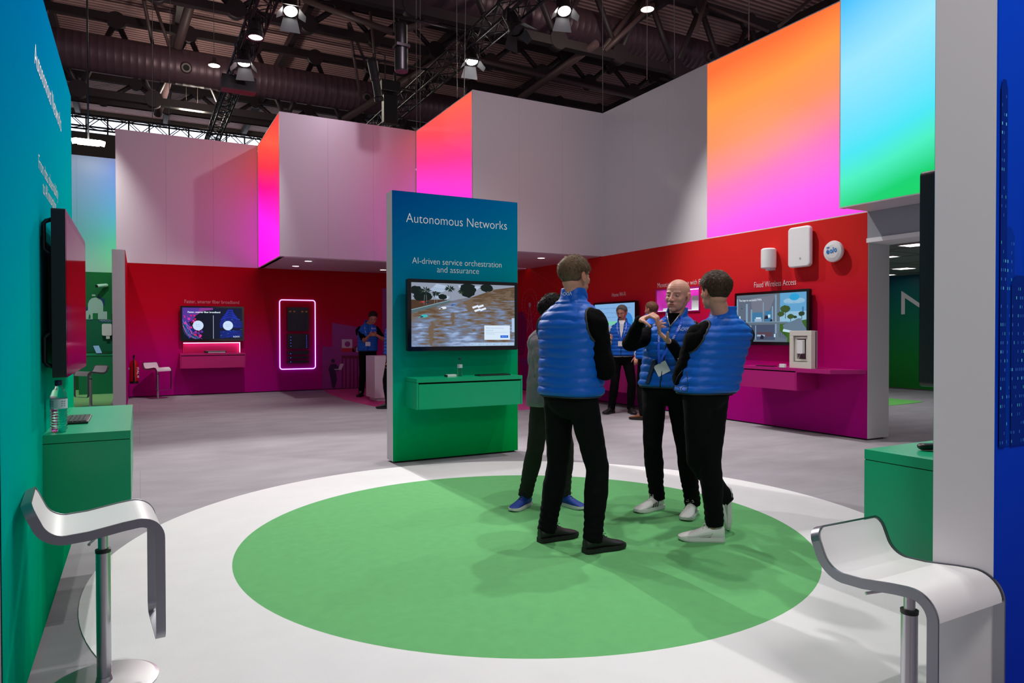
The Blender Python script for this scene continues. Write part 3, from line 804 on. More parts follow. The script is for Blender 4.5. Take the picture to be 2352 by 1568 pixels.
def paint_flood(b, x, W, Hh):
    sx, sy = W / 1468, Hh / 930      # picture measured in a 1468 x 930 frame, y down
    P = lambda pts: [(min(max(p[0], 0), 1468) * sx, Hh - min(max(p[1], 0), 930) * sy) for p in pts]
    d = sub_mat('s_tree', (14, 26, 24)); d2 = sub_mat('s_palm', (28, 52, 40)); rf = sub_mat('s_roof', (172, 190, 214)); wl = sub_mat('s_wall', (84, 104, 110)); wh = sub_mat('s_white', (224, 236, 250)); br = sub_mat('s_reflection', (112, 94, 76))
    poly(b, x, P([(0, 0), (1468, 0), (1468, 20), (1160, 70), (850, 190), (560, 250), (300, 250), (0, 260)]), sub_mat('s_far', (140, 150, 168)))
    poly(b, x, P([(0, 250), (520, 240), (0, 390)]), sub_mat('s_reflection2', (74, 52, 38)), .0001)
    poly(b, x, P([(340, 10), (560, 50), (420, 130), (240, 110)]), rf, .0002); poly(b, x, P([(300, 150), (520, 190), (500, 240), (330, 220)]), rf, .0002); poly(b, x, P([(640, 20), (960, 30), (900, 90), (650, 60)]), rf, .0002)
    poly(b, x, P([(0, 390), (520, 245), (530, 280), (0, 450)]), wl, .0003); poly(b, x, P([(0, 390), (520, 245), (522, 252), (0, 402)]), sub_mat('s_cap', (130, 165, 180)), .0004)
    rnd = random.Random(5)
    def blob(cx, cy, rx, ry, m, z): poly(b, x, P([(cx + rx * (1 + rnd.uniform(-.13, .1)) * cos(a / 15 * pi), cy + ry * (1 + rnd.uniform(-.1, .1)) * sin(a / 15 * pi)) for a in range(30)]), m, z)
    for (cx, cy, rx, ry) in ((800, 330, 95, 95), (1080, 240, 90, 60), (280, 690, 70, 130), (260, 860, 30, 60), (560, 520, 45, 90), (1380, 150, 70, 70), (930, 560, 60, 22), (860, 690, 55, 16)):
        for k in range(9): blob(cx + rnd.uniform(-.3, .3) * rx, cy + (k - 4) / 4.5 * ry, rx * rnd.uniform(.5, .9) * sqrt(max(.1, 1 - ((k - 4) / 5) ** 2)), ry * .13, br, .00015 + k * 1e-6)  # brown reflections of the trees, drawn into the flood picture
    for k in range(9): poly(b, x, P([(300 + k * 26, 60 + k * 3), (306 + k * 26, 60 + k * 3), (280 + k * 26, 108), (274 + k * 26, 108)]), sub_mat('s_rib', (120, 140, 168)), .00025)
    blob(150, 200, 130, 70, d, .00045); blob(420, 200, 60, 40, d, .00035)
    blob(775, 90, 120, 110, d, .0004); blob(1050, 50, 95, 60, d, .0004); blob(60, 110, 90, 60, d, .0004)
    for (cx, cy, s) in ((190, 110, 95), (520, 70, 85), (330, 150, 70), (680, 110, 50)):
        for k in range(13):
            a = 2 * pi * k / 13 + rnd.uniform(-.2, .2); L = s * rnd.uniform(.7, 1.1)
            ex, ey = cx + L * cos(a), cy + L * .75 * sin(a) + 10
            nx, ny = -sin(a) * 9, cos(a) * 9
            poly(b, x, P([(cx - nx * .5, cy - ny * .5), (cx + (ex - cx) * .6 - nx, cy + (ey - cy) * .55 - ny), (ex, ey), (cx + (ex - cx) * .6 + nx, cy + (ey - cy) * .55 + ny)]), d2 if k % 2 else d, .0006 + k * 1e-6)
        for dx in (-12, 6): poly(b, x, P([(cx + dx, cy), (cx + dx + 5, cy), (cx + dx * 2 + 4, cy + 210 * s / 95), (cx + dx * 2, cy + 210 * s / 95)]), sub_mat('s_trunk', (130, 135, 130)), .0005)
    for (cx, cy, w_, c) in ((420, 370, 110, (225, 230, 240)), (565, 318, 75, (70, 110, 190)), (155, 495, 130, (60, 180, 185)), (140, 285, 70, (190, 60, 70)), (215, 290, 60, (30, 44, 80))):
        h = w_ * .28; m = sub_mat('s_car', c)
        poly(b, x, P([(cx - w_ / 2, cy + h * .5), (cx - w_ * .3, cy - h * .1), (cx - w_ * .05, cy - h * .8), (cx + w_ * .4, cy - h * .9), (cx + w_ / 2, cy - h * .1), (cx + w_ * .3, cy + h * .25)]), m, .0007)
        poly(b, x, P([(cx - w_ * .36, cy + h * .3), (cx - w_ * .2, cy - h * .2), (cx + w_ * .05, cy - h * .1), (cx - w_ * .05, cy + h * .3)]), d, .0008)
    for (dx, dy) in ((0, 0), (75, -10), (30, 50), (110, 35)): poly(b, x, P([(835 + dx, 340 + dy), (920 + dx, 310 + dy), (935 + dx, 335 + dy), (850 + dx, 368 + dy)]), wh, .0007)
    # caption card and the two tool bars
    cd = sub_mat('s_card', (214, 232, 248)); bl = sub_mat('s_button', (0, 96, 215)); tx = sub_mat('s_text', (130, 165, 200)); tb = sub_mat('s_bar', (168, 196, 226))
    x0, y0, x1, y1 = 1013 * sx, Hh - 838 * sy, 1396 * sx, Hh - 618 * sy
    rect(b, x, x0, y0, x1, y1, cd, .001)
    t = lambda st, u, v_, s, wd, m=tx: b.text(st, x @ M.Translation((u * sx, Hh - v_ * sy, .0015)), s, m, wd * sx)
    t('Mission-critical services during', 1037, 668, .026, 258); t('emergencies', 1037, 702, .026, 108)
    t('Enabling remote operation of drones, robots and', 1037, 732, .017, 316); t('connected vehicles', 1037, 754, .017, 126)
    rect(b, x, 1252 * sx, Hh - 808 * sy, 1370 * sx, Hh - 770 * sy, bl, .0015); b.text('Deploy service', x @ M.Translation((1270 * sx, Hh - 793 * sy, .002)), .014, cd, 82 * sx)
    rect(b, x, 803 * sx, 2 * sy, 1455 * sx, Hh - 878 * sy, tb, .001)
    for k in range(6): rect(b, x, (803 + 109 * k + 20) * sx, 16 * sy, (803 + 109 * k + 42) * sx, 24 * sy, tx, .0015); rect(b, x, (803 + 109 * (k + 1) - 3) * sx, 4 * sy, (803 + 109 * (k + 1)) * sx, 46 * sy, cd, .0015)
    rect(b, x, 1424 * sx, Hh - 722 * sy, 1466 * sx, Hh - 504 * sy, tb, .001)
television((2.517, 7.128, 1.207), 0, 1.337, .775, 'television on the middle kiosk showing a flooded street', paint_flood, screen_m=water_mat())

# fiber picture on the back wall
def paint_fiber(b, x, W, Hh):
    sx, sy = W / 1190, Hh / 625; rnd = random.Random(2)
    P = lambda pts: [(p[0] * sx, Hh - p[1] * sy) for p in pts]
    nb = sub_mat('f_navy', (4, 14, 44)); rect(b, x, 600 * sx, 0, W, Hh, nb, .0001)
    vi = sub_mat('f_violet', (84, 50, 150)); vi2 = sub_mat('f_violet2', (130, 50, 140)); bl = sub_mat('f_blue', (20, 50, 190)); bl2 = sub_mat('f_blue2', (10, 28, 120)); cy = sub_mat('f_cyan', (60, 170, 225)); pk = sub_mat('f_pink', (215, 50, 160)); rd = sub_mat('f_red', (225, 20, 90))
    poly(b, x, P([(0, 0), (520, 0), (400, 60), (260, 160), (200, 260), (0, 330)]), vi, .0002); poly(b, x, P([(350, 0), (600, 0), (600, 40), (420, 60), (260, 150)]), vi2, .0003)
    for k in range(60):
        x0 = rnd.uniform(0, 130); y0 = rnd.uniform(230, 420); L = rnd.uniform(180, 420); c = rnd.choice([cy, bl, vi, bl2, pk]); w_ = rnd.uniform(2, 7)
        q = [(x0, y0), (x0 + L * .2, y0 + L * .5), (x0 + L * .7, y0 + L * .85)]
        q = [(a, min(bb, 622)) for a, bb in q]
        poly(b, x, P([q[0], (q[0][0] + w_, q[0][1]), (q[1][0] + w_, q[1][1]), (q[2][0] + w_, q[2][1]), q[2], q[1]]), c, .0004 + k * 2e-6)
    for k in range(46):
        t_ = rnd.random(); cx, cyy, r_ = rnd.uniform(10, 240) + t_ * 300 * rnd.random(), 150 + t_ * 440, rnd.uniform(6, 30)
        circ(b, x, min(cx, 570) * sx, Hh - min(cyy, 590) * sy, r_ * sx, rnd.choice([pk, rd, vi, pk]), .0007 + k * 2e-6, 16)
    for k in range(9):
        y = 20 + k * 22; w_ = 60 + k * 20
        poly(b, x, P([(930 - w_ * .9, y + 50), (900, y), (1000, y), (930 + w_, y + 50), (930 + w_ * .9, y + 60), (985, y + 14), (905, y + 14), (930 - w_ * .8, y + 62)]), bl if k % 2 else bl2, .0004 + k * 1e-5)
    poly(b, x, P([(730, 300), (790, 220), (900, 190), (1050, 195), (1190, 290), (1190, 400), (740, 400)]), bl2, .0003)
    for k in range(150):
        xx = rnd.uniform(740, 1185); yy = rnd.uniform(200, 610); s = rnd.uniform(2, 5)
        rect(b, x, xx * sx, Hh - yy * sy, (xx + s * rnd.choice([1, 1, 6])) * sx, Hh - (yy - s) * sy, bl if rnd.random() < .7 else cy, .0006)
    for k in range(7): poly(b, x, P([(740, 470 + k * 22), (1000, 455 + k * 20), (1188, 460 + k * 20), (1188, 464 + k * 20), (1000, 463 + k * 20), (740, 476 + k * 22)]), bl, .0006)
    pd = sub_mat('f_disc', (200, 222, 250)); tx = sub_mat('f_text', (140, 160, 200)); wh = sub_mat('f_white', (225, 242, 255))
    circ(b, x, 305 * sx, Hh - 355 * sy, 105 * sx, pd, .001, 32); circ(b, x, 900 * sx, Hh - 355 * sy, 102 * sx, pd, .001, 32)
    for (st, u, v_, wd) in (('Boost', 265, 340, 75), ('speed', 265, 376, 75), ('Automate', 845, 340, 110), ('with AI', 862, 376, 78)): b.text(st, x @ M.Translation((u * sx, Hh - v_ * sy, .0015)), .03, tx, wd * sx)
    rect(b, x, 602 * sx, 6 * sy, 608 * sx, Hh - 150 * sy, wh, .001)
    b.text('Faster, smarter fiber broadband', x @ M.Translation((104 * sx, Hh - 102 * sy, .0015)), .05, wh, 640 * sx, font_bold=.0012)
    logo(b, x @ M.Translation((1010 * sx, Hh - 595 * sy, .0015)), 130 * sx, wh)
television((.817, 17.295, 1.228), 0, 1.342, .795, 'television on the back wall showing fiber strands and two round buttons', paint_fiber, screen_m=sub_mat('f_base', (5, 12, 34)))

# street and house picture on the right wall
def paint_house(b, x, W, Hh):
    sx, sy = W / 1110, Hh / 765; rnd = random.Random(9)
    P = lambda pts: [(p[0] * sx, Hh - p[1] * sy) for p in pts]
    S = {k: sub_mat('h_' + k, c) for k, c in dict(room=(92, 104, 122), room2=(70, 82, 106), wall=(126, 156, 180), slab=(96, 112, 126), sky=(96, 160, 205), sky2=(142, 186, 214), cloud=(40, 160, 215), grass=(58, 98, 36), road=(98, 120, 140), tree=(40, 62, 44), tree2=(58, 84, 44), white=(190, 220, 236), dark=(28, 34, 52), blue=(60, 118, 160), bed=(150, 172, 196), txt=(205, 220, 232), warm=(86, 66, 78)).items()}
    rect(b, x, 0, 0, 720 * sx, Hh, S['slab'], .0001); rect(b, x, 715 * sx, 0, W, Hh, S['sky'], .0001); rect(b, x, 715 * sx, Hh * .42, W, Hh * .62, S['sky2'], .0002)
    rect(b, x, 40 * sx, Hh - 445 * sy, 650 * sx, Hh - 45 * sy, S['room'], .0002); rect(b, x, 100 * sx, Hh - 735 * sy, 640 * sx, Hh - 490 * sy, S['room2'], .0002)
    poly(b, x, P([(250, 60), (650, 20), (560, 250), (470, 330), (270, 300)]), sub_mat('h_ceil', (112, 118, 134)), .0003)
    rect(b, x, 265 * sx, Hh - 445 * sy, 440 * sx, Hh - 290 * sy, S['blue'], .00035); rect(b, x, 480 * sx, Hh - 445 * sy, 600 * sx, Hh - 270 * sy, S['blue'], .00035)
    for (x0, x1, y0, y1) in ((0, 25, 60, 735), (160, 195, 145, 450), (245, 268, 240, 450), (445, 460, 130, 450), (640, 665, 20, 730), (205, 255, 500, 740), (320, 335, 500, 735), (590, 610, 200, 445)): rect(b, x, x0 * sx, Hh - y1 * sy, x1 * sx, Hh - y0 * sy, S['wall'], .0005)
    rect(b, x, 0, Hh - 480 * sy, 830 * sx, Hh - 446 * sy, S['slab'], .0006); rect(b, x, 0, Hh - 452 * sy, 830 * sx, Hh - 444 * sy, S['wall'], .0007)
    rect(b, x, 310 * sx, Hh - 440 * sy, 430 * sx, Hh - 395 * sy, S['bed'], .0007); rect(b, x, 330 * sx, Hh - 395 * sy, 415 * sx, Hh - 370 * sy, S['white'], .0007)
    rect(b, x, 350 * sx, Hh - 680 * sy, 600 * sx, Hh - 610 * sy, S['warm'], .0006); rect(b, x, 350 * sx, Hh - 680 * sy, 480 * sx, Hh - 650 * sy, S['bed'], .0007)
    for (x0, y0, w_, h_) in ((45, 345, 24, 50), (530, 330, 36, 50), (215, 600, 26, 50), (625, 640, 24, 50)): rect(b, x, x0 * sx, Hh - (y0 + h_) * sy, (x0 + w_) * sx, Hh - y0 * sy, S['white'], .0009)
    for (x0, y0, w_, h_) in ((470, 340, 60, 60), (100, 410, 60, 35), (400, 650, 60, 70), (560, 400, 40, 40)): poly(b, x, P([(x0, y0 + h_), (x0 + w_ * .3, y0), (x0 + w_, y0 + h_ * .3), (x0 + w_, y0 + h_)]), S['dark'], .0008)
    poly(b, x, P([(90, 210), (78, 225), (105, 225)]), S['dark'], .0008); rect(b, x, 89 * sx, Hh - 210 * sy, 91 * sx, Hh - 150 * sy, S['dark'], .0008)
    for k in range(12): a = k / 12 * 2 * pi; poly(b, x, P([(130, 665), (130 + 45 * cos(a) - 6, 640 + 45 * sin(a)), (130 + 52 * cos(a), 640 + 52 * sin(a)), (130 + 45 * cos(a) + 6, 640 + 45 * sin(a))]), S['tree'], .001)
    poly(b, x, P([(715, 480), (1110, 420), (1110, 765), (830, 765), (715, 640)]), S['grass'], .0003); poly(b, x, P([(760, 500), (830, 470), (930, 430), (985, 400), (1030, 400), (1060, 480), (1110, 560), (1110, 640), (900, 600), (780, 560)]), S['road'], .0005)
    poly(b, x, P([(770, 560), (1110, 635), (1110, 655), (760, 600)]), S['white'], .0006)
    poly(b, x, P([(715, 590), (830, 700), (830, 765), (640, 765), (640, 640)]), S['slab'], .0007)
    for (cx, cy, r_) in ((800, 250, 80), (730, 330, 55), (880, 370, 52), (1040, 330, 48), (945, 380, 30)): poly(b, x, P([(cx + r_ * rnd.uniform(.85, 1.1) * cos(a / 9 * pi), cy + r_ * .75 * rnd.uniform(.85, 1.1) * sin(a / 9 * pi)) for a in range(18)]), S['tree2'] if r_ > 50 else S['tree'], .0008)
    for (cx, cy, h_) in ((800, 300, 100), (880, 400, 40), (1045, 360, 60)): rect(b, x, (cx - 4) * sx, Hh - (cy + h_) * sy, (cx + 4) * sx, Hh - cy * sy, S['dark'], .00075)
    for (cx, cy, rx, ry) in ((935, 70, 75, 55), (850, 130, 80, 40), (1010, 130, 80, 40), (930, 140, 150, 30)): circ(b, x, cx * sx, Hh - cy * sy, rx * sx, S['cloud'] if cy < 100 else S['sky2'], .0009 - cy * 1e-6, 24, ry * sy)
    rect(b, x, 1048 * sx, Hh - 300 * sy, 1072 * sx, Hh - 225 * sy, S['blue'], .0005)
    for k in range(5): rect(b, x, (705 + 25 * k) * sx, Hh - (690 + 6 * k) * sy, (709 + 25 * k) * sx, Hh - (590 + 8 * k) * sy, S['dark'], .001)
    b.text('The keys to successful FWA', x @ M.Translation((42 * sx, Hh - 102 * sy, .0015)), .045, S['txt'], 385 * sx, font_bold=.0008)
    b.text('Cloud', x @ M.Translation((890 * sx, Hh - 62 * sy, .0015)), .026, S['blue'], 65 * sx); b.text('Controller', x @ M.Translation((866 * sx, Hh - 95 * sy, .0015)), .026, S['blue'], 112 * sx)
    for (st, u) in (('Home', 812), ('Network', 912), ('Wi-Fi 6/7', 1010)): b.text(st, x @ M.Translation((u * sx, Hh - 160 * sy, .0015)), .018, S['blue'], 55 * sx)
    logo(b, x @ M.Translation((925 * sx, Hh - 745 * sy, .0015)), 145 * sx, S['white'])
television((8.285, 7.862, 1.215), -pi / 2, 1.362, .795, 'television on the right wall showing a cutaway house and street', paint_house, screen_m=sub_mat('h_base', (88, 110, 130)), out=.09)
def paint_home(b, x, W, Hh):
    rect(b, x, 0, 0, W, Hh, sub_mat('w_blue', (128, 176, 224)), .0001)
    rect(b, x, 0, Hh * .42, W, Hh * .52, sub_mat('w_green', (120, 200, 170)), .0003); rect(b, x, 0, Hh * .22, W * .7, Hh * .34, sub_mat('w_teal', (90, 190, 200)), .0003)
    circ(b, x, W * .82, Hh * .5, W * .14, sub_mat('w_cloud', (50, 130, 210)), .0004, 24)
    t = sub_mat('w_text', (70, 100, 160))
    b.text('Nokia fully supports broadband service assurance', x @ M.Translation((.05, Hh * .86, .001)), .04, t, W * .86)
    b.text('Home Wi-Fi experience', x @ M.Translation((.25, Hh * .74, .001)), .03, t, W * .4); b.text('with managed networks', x @ M.Translation((.25, Hh * .62, .001)), .03, t, W * .4)
television((8.285, 11.64, 1.208), -pi / 2, 1.37, .80, 'television on the right wall under Home Wi-Fi with a pale blue page', paint_home, screen_m=m_blackgloss, out=.11)
# left wall television is switched to a dark page; it mirrors the booth behind
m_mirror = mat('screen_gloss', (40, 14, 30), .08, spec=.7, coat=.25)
television((-.4, 3.83, 1.195), pi / 2, 1.37, .79, 'television on the left wall seen edge-on and mirroring the pink booth', None, screen_m=m_mirror, out=.1, handles=True)
television((2.486 + 1.53 - .125, 1.452, 1.20), pi, 1.36, .79, 'television at the right edge seen from its thin black side', None, screen_m=m_blackgloss, out=.078)
o = television((2.84 + .02, 1.452 - .21, 1.05), 0, .9, 1.4, 'black screen on the blue kiosk back at the very edge', None, screen_m=m_blackgloss, out=.05, th=.04)
television((-.43, 18.9, 1.2), -pi / 2 , 1.1, .66, 'small black television seen edge-on in the green side area', None, out=.1)

# ------------------------------------------------------------------ lit niche and rack on the back wall
m_led = mat('led_white', (255, 255, 255), .5, emit=(255, 190, 240), estr=5)
root = empty('lit_niche', (.87, 17.3, .955)); tag(root, 'lit pink recess between television and counter on the back wall', 'niche')
b = MB(); b.box((0, .10, 0), (1.23, .115, .25)); b.box((0, .0, -.0), (.01, .1, .25)); b.box((1.22, 0, 0), (1.23, .1, .25)); b.box((0, 0, .24), (1.23, .1, .25)); b.build('lining', mat('niche_rose', (230, 30, 130), .5), root)
b = MB(); b.box((.01, .02, .224), (1.22, .035, .236)); b.build('light_strip', m_led, root)
b = MB(); b.box((1.207, .03, .01), (1.217, .04, .22)); b.build('light_strip', m_led, root)
root = empty('set_top_box', (1.30, 17.09, .955)); tag(root, 'flat silver and black box on the back wall counter', 'network box')
b = MB(); b.rbox((0, 0, .004), (.46, .16, .052), .01, m_black, axis=1); b.build('body', None, root)
b = MB(); b.box((.08, -.006, .006), (.44, .0, .03)); b.build('front_plate', mat('silver', (200, 200, 205), .3, metal=.5), root)
b = MB(); b.box((.03, -.003, .045), (.45, .001, .055)); b.build('edge_light', m_alu, root)

m_violet = mat('led_violet', (255, 255, 255), .5, emit=(176, 150, 255), estr=2.3)
root = empty('neon_frame', (3.397, 17.285, 1.372)); tag(root, 'glowing violet-white rounded frame around the rack on the back wall', 'neon light')
pts = []
for (cx, cz, a0) in ((.36, .775, 0), (-.36, .775, 90), (-.36, -.775, 180), (.36, -.775, 270)):
    for k in range(7): a = R(a0 + 15 * k); pts.append((cx + .06 * cos(a), -.01, cz + .06 * sin(a)))
b = MB(); b.tube(pts, .012, m_violet, 8, closed=True); b.build('tube', None, root)
root = empty('network_rack', (3.397, 17.298, 1.372)); tag(root, 'black telecom rack stack of five units inside the neon frame', 'rack')
m_rk = mat('rack_black', (16, 14, 20), .4); m_rk2 = mat('rack_slot', (46, 38, 56), .35, metal=.5); m_bled = mat('blue_led', (60, 60, 255), .5, emit=(80, 80, 255), estr=3); m_brass = mat('rack_amber', (190, 130, 60), .4, metal=.3)
rows = ((705.5, 760), (766.5, 800.5), (805.5, 814), (818.5, 823.5), (828, 833))
for j, (v0, v1) in enumerate(rows):
    z1 = at(684, v0, 'y', 17.2).z - 1.372; z0 = at(684, v1, 'y', 17.2).z - 1.372
    b = MB(); b.box((-.25, -.1, z0), (.25, 0, z1), m_rk)
    rr = random.Random(j)
    if j == 0:
        for k in range(16): b.box((-.215 + k * .027, -.108, z0 + .05), (-.197 + k * .027, -.1, z1 - .16), m_rk2)
        for k in range(5): b.box((-.21 + k * .095, -.106, z1 - .12), (-.165 + k * .095, -.1, z1 - .085), m_brass if k != 2 else m_rk2); b.box((-.22 + k * .1, -.106, z1 - .05), (-.17 + k * .1, -.1, z1 - .02), m_rk2)
        b.box((-.23, -.104, z0 + .015), (.23, -.1, z0 + .03), m_rk2)
    elif j == 1:
        for k in range(9): b.box((-.2, -.106, z0 + .02 + k * .036), (.2, -.1, z0 + .04 + k * .036), m_rk2)
        for k in range(9): b.box((-.185, -.11, z0 + .025 + k * .036), (-.17, -.1, z0 + .033 + k * .036), m_bled if k % 2 else m_rk2); b.box((.19, -.11, z0 + .03 + k * .036), (.2, -.1, z0 + .036 + k * .036), m_bled)
    else:
        for k in range(14): b.box((-.21 + k * .03, -.105, z0 + .012), (-.19 + k * .03, -.1, z1 - .012), m_rk2)
        b.box((-.19, -.108, z0 + .02), (-.175, -.1, z0 + .028), m_bled)
    b.build('rack_unit', None, root)

# ------------------------------------------------------------------ devices on the right wall
def on_right(u, v_): return at(u, v_, 'x', 8.25)
p = on_right(1772, 594)
root = empty('wireless_receiver', (8.29, p.y, p.z)); tag(root, 'small white cylinder receiver on the red wall, leftmost of the three devices', 'network device')
m_dev = mat('device_white', (226, 226, 228), .35)
b = MB(); prof = [(.0, -.15), (.09, -.15), (.108, -.135), (.11, 0), (.108, .13), (.085, .148), (.0, .15)]; b.lathe(prof, (-.10, 0, 0), m_dev, 28); b.build('shell', None, root)
b = MB(); b.box((-.06, -.04, -.17), (0, .09, -.11)); b.box((-.10, -.03, -.165), (-.04, .05, -.15)); b.build('bracket', m_dev, root)
p0, p1 = on_right(1817, 530), on_right(1867, 606); cy, cz = (p0.y + p1.y) / 2, (p0.z + p1.z) / 2; hw = abs(p0.y - p1.y) / 2
root = empty('wireless_antenna', (8.29, cy, cz)); tag(root, 'large white rounded panel antenna on the red wall, middle of the three devices', 'network device')
b = MB(); b.rbox((-.11, -hw, -.285), (-.035, hw, .285), .055, m_dev, axis=0); o = b.build('shell', None, root, bevel=.018)
b = MB(); b.box((-.035, -.08, -.12), (0, .08, .12)); b.build('bracket', m_alu, root)
b = MB(); b.disc((0, 0, 0), .016, x=frame((-.112, -.01 - .02, -.165), (0, -1, 0), (0, 0, 1)), n=16); b.build('power_button', mat('button_grey', (170, 170, 172), .5), root)
p = on_right(1918.5, 577.5)
root = empty('wireless_dish', (8.29, p.y, p.z)); tag(root, 'round white antenna disc with blue writing, rightmost of the three devices', 'network device')
rx = M.Rotation(-pi / 2, 4, 'Y')
b = MB(); b.lathe([(.0, .115), (.09, .112), (.135, .1), (.145, .08), (.14, .05), (.05, .0)], m=m_dev, n=36, x=rx); b.build('shell', None, root)
m_eolo = mat('eolo_blue', (0, 120, 200), .5)
b = MB(); x = frame((-.1165, .078, -.03), (0, -1, 0), (0, 0, 1)) @ M.Rotation(R(6), 4, 'Z')
b.text('e', x, .105, m_eolo, .046, font_bold=.003); b.text('o', x @ M.Translation((.052, 0, 0)), .1, m_eolo, .042, font_bold=.003)
strokes(b, [[(.100, -.004), (.112, .07)]], x, .0055, m_eolo); b.text('o', x @ M.Translation((.118, .004, 0)), .1, m_eolo, .042, font_bold=.003)
for r_ in (.018, .032): strokes(b, [[(.03 + r_ * cos(a), .055 + r_ * sin(a)) for a in [pi * .25 + pi * .5 * k / 6 for k in range(7)]]], x, .004, m_eolo)
b.build('lettering', None, root)

# niche with a router on a lit shelf (Monetizing the home)
root = empty('wall_niche', (8.285, 9.28, 1.972)); tag(root, 'lit pink niche in the red wall behind the bald man', 'niche')
hw, hh = .54, .1925
m_nf = mat('niche_frame', (170, 30, 120), .4)
b = MB()
for (y0, y1, z0, z1) in ((-hw - .02, hw + .02, hh, hh + .02), (-hw - .02, hw + .02, -hh - .02, -hh), (-hw - .02, -hw, -hh, hh), (hw, hw + .02, -hh, hh)): b.box((-.012, y0, z0), (.003, y1, z1))
b.build('frame', m_nf, root)
b = MB()
for (y0, y1, z0, z1) in ((-hw, hw, hh - .003, hh), (-hw, hw, -hh, -hh + .003), (-hw, -hw + .003, -hh, hh), (hw - .003, hw, -hh, hh)): b.box((.004, y0, z0), (.31, y1, z1))
b.box((.305, -hw, -hh), (.31, hw, hh)); b.build('lining', m_niche, root)
b = MB(); b.box((.02, -hw + .01, -hh + .002), (.29, hw - .01, -hh + .012)); b.build('light_strip', mat('shelf_light', (255, 255, 255), .5, emit=(190, 255, 225), estr=1.3), root)
b = MB(); b.box((.20, -hw + .05, hh - .012), (.23, hw - .05, hh - .004)); b.build('ceiling_strip', mat('niche_light', (255, 255, 255), .5, emit=(255, 170, 240), estr=7), root)
root = empty('home_router', (8.44, 8.93, 1.792)); tag(root, 'pale grey upright router standing in the lit pink niche', 'router')
b = MB(); b.rbox((-.06, -.09, 0), (.06, .09, .24), .02, mat('router_grey', (205, 206, 208), .35), axis=0); b.build('case', None, root)
b = MB(); b.box((-.065, -.1, 0), (-.02, -.092, .09)); b.build('side_plate', m_dev, root)
root = empty('white_card', (8.43, 9.70, 1.792)); tag(root, 'small white box at the left end of the lit niche', 'box'); b = MB(); b.rbox((-.04, -.07, 0), (.04, .07, .05), .01, m_dev, axis=0); b.build('body', None, root)

# framed demonstration window
root = empty('window_model', (7.93, 6.38, .915), R(-8)); tag(root, 'small white demonstration window frame standing on the magenta shelf', 'window frame')
# local: x thickness (front face at -x), y width
xw = M.Rotation(R(-12), 4, 'Z')
Wd, Hd, T = .40, .51, .11
m_upvc = mat('window_white', (212, 208, 200), .4)
b = MB()
for lo, hi in (((-T / 2, -Wd / 2, 0), (T / 2 - .04, Wd / 2, .085)), ((-T / 2, -Wd / 2, Hd - .07), (T / 2 - .04, Wd / 2, Hd)), ((-T / 2, -Wd / 2, .085), (T / 2 - .04, -Wd / 2 + .07, Hd - .07)), ((-T / 2, Wd / 2 - .07, .085), (T / 2 - .04, Wd / 2, Hd - .07))): b.box(lo, hi, m_upvc)
b.build('outer_frame', None, root, bevel=.003)
b = MB()
for lo, hi in (((-T / 2 + .02, -.115, .095), (T / 2 - .05, .115, .125)), ((-T / 2 + .02, -.115, Hd - .11), (T / 2 - .05, .115, Hd - .08)), ((-T / 2 + .02, -.115, .125), (T / 2 - .05, -.085, Hd - .11)), ((-T / 2 + .02, .085, .125), (T / 2 - .05, .115, Hd - .11))): b.box(lo, hi, m_upvc)
b.build('sash', None, root, bevel=.002)
b = MB(); b.box((T / 2 - .04, -Wd / 2 + .004, .0), (T / 2, Wd / 2 - .004, Hd)); b.box((T / 2 - .038, -Wd / 2, .02), (T / 2 - .03, -Wd / 2 + .006, Hd - .02), m_black); b.mats.insert(0, m_alu) ; b.m = [0] * 6 + [1] * 6
b.build('side_rail', None, root)
b = MB(); b.box((-.005, -.085, .125), (.0, .085, Hd - .11)); b.build('glass', mat('glass_dark', (70, 20, 50), .05, spec=.8, alpha=.55), root)
b = MB(); b.rbox((-.075, -.062, .2), (-.03, .038, .385), .01, m_dev, axis=0); b.tube([(-.05, -.0, .2), (-.05, .0, .19), (-.055, .012, .17), (-.06, .0, .155), (-.062, .03, .13)], .0025, m_dev, 6); b.build('receiver', None, root)
root = empty('label_holder', (7.86, 6.66, .915)); tag(root, 'small white tent card standing left of the demonstration window', 'card'); b = MB(); b.box((-.02, -.045, 0), (.02, .045, .05), m_dev); b.build('card', None, root, bevel=.004)
root = empty('tablet', (7.95, 7.02, .916)); tag(root, 'thin black tablet lying on the counter under the house screen', 'tablet')
b = MB(); b.box((-.07, -.14, 0), (.07, .14, .010)); b.build('case', m_black, root, bevel=.003); b = MB(); b.box((-.062, -.13, .0105), (.062, .13, .0115)); b.build('glass', m_blackgloss, root)

# ------------------------------------------------------------------ keyboards and bottles
def keyboard(loc, rz, label, W=.40, D=.13):
    root = empty('keyboard', loc, rz); tag(root, label, 'keyboard')
    b = MB(); b.box((-W / 2, -D / 2, .0), (W / 2, D / 2, .012)); b.build('case', mat('keyboard_grey', (34, 36, 38), .4), root, bevel=.003)
    b = MB(); n = 15
    for r_ in range(5):
        for k in range(n):
            if r_ == 0 and 4 <= k <= 8:
                continue
            x = -W / 2 + .012 + k * (W - .024) / n; y = -D / 2 + .01 + r_ * (D - .018) / 5
            b.box((x, y, .012), (x + (W - .024) / n - .003, y + (D - .018) / 5 - .003, .016))
    x = -W / 2 + .012 + 4 * (W - .024) / n; b.box((x, -D / 2 + .01, .012), (x + 5 * (W - .024) / n - .003, -D / 2 + .01 + (D - .018) / 5 - .003, .016))
    b.build('keys', m_black, root)
    return root
p = at(1138, 853, 'z', .93); keyboard((3.49, 6.93, .925), R(4), 'slim black keyboard on the middle kiosk counter')
keyboard((-.30, 4.46, .925), R(90), 'dark keyboard on the left wall counter beside the water bottle', .36, .12)
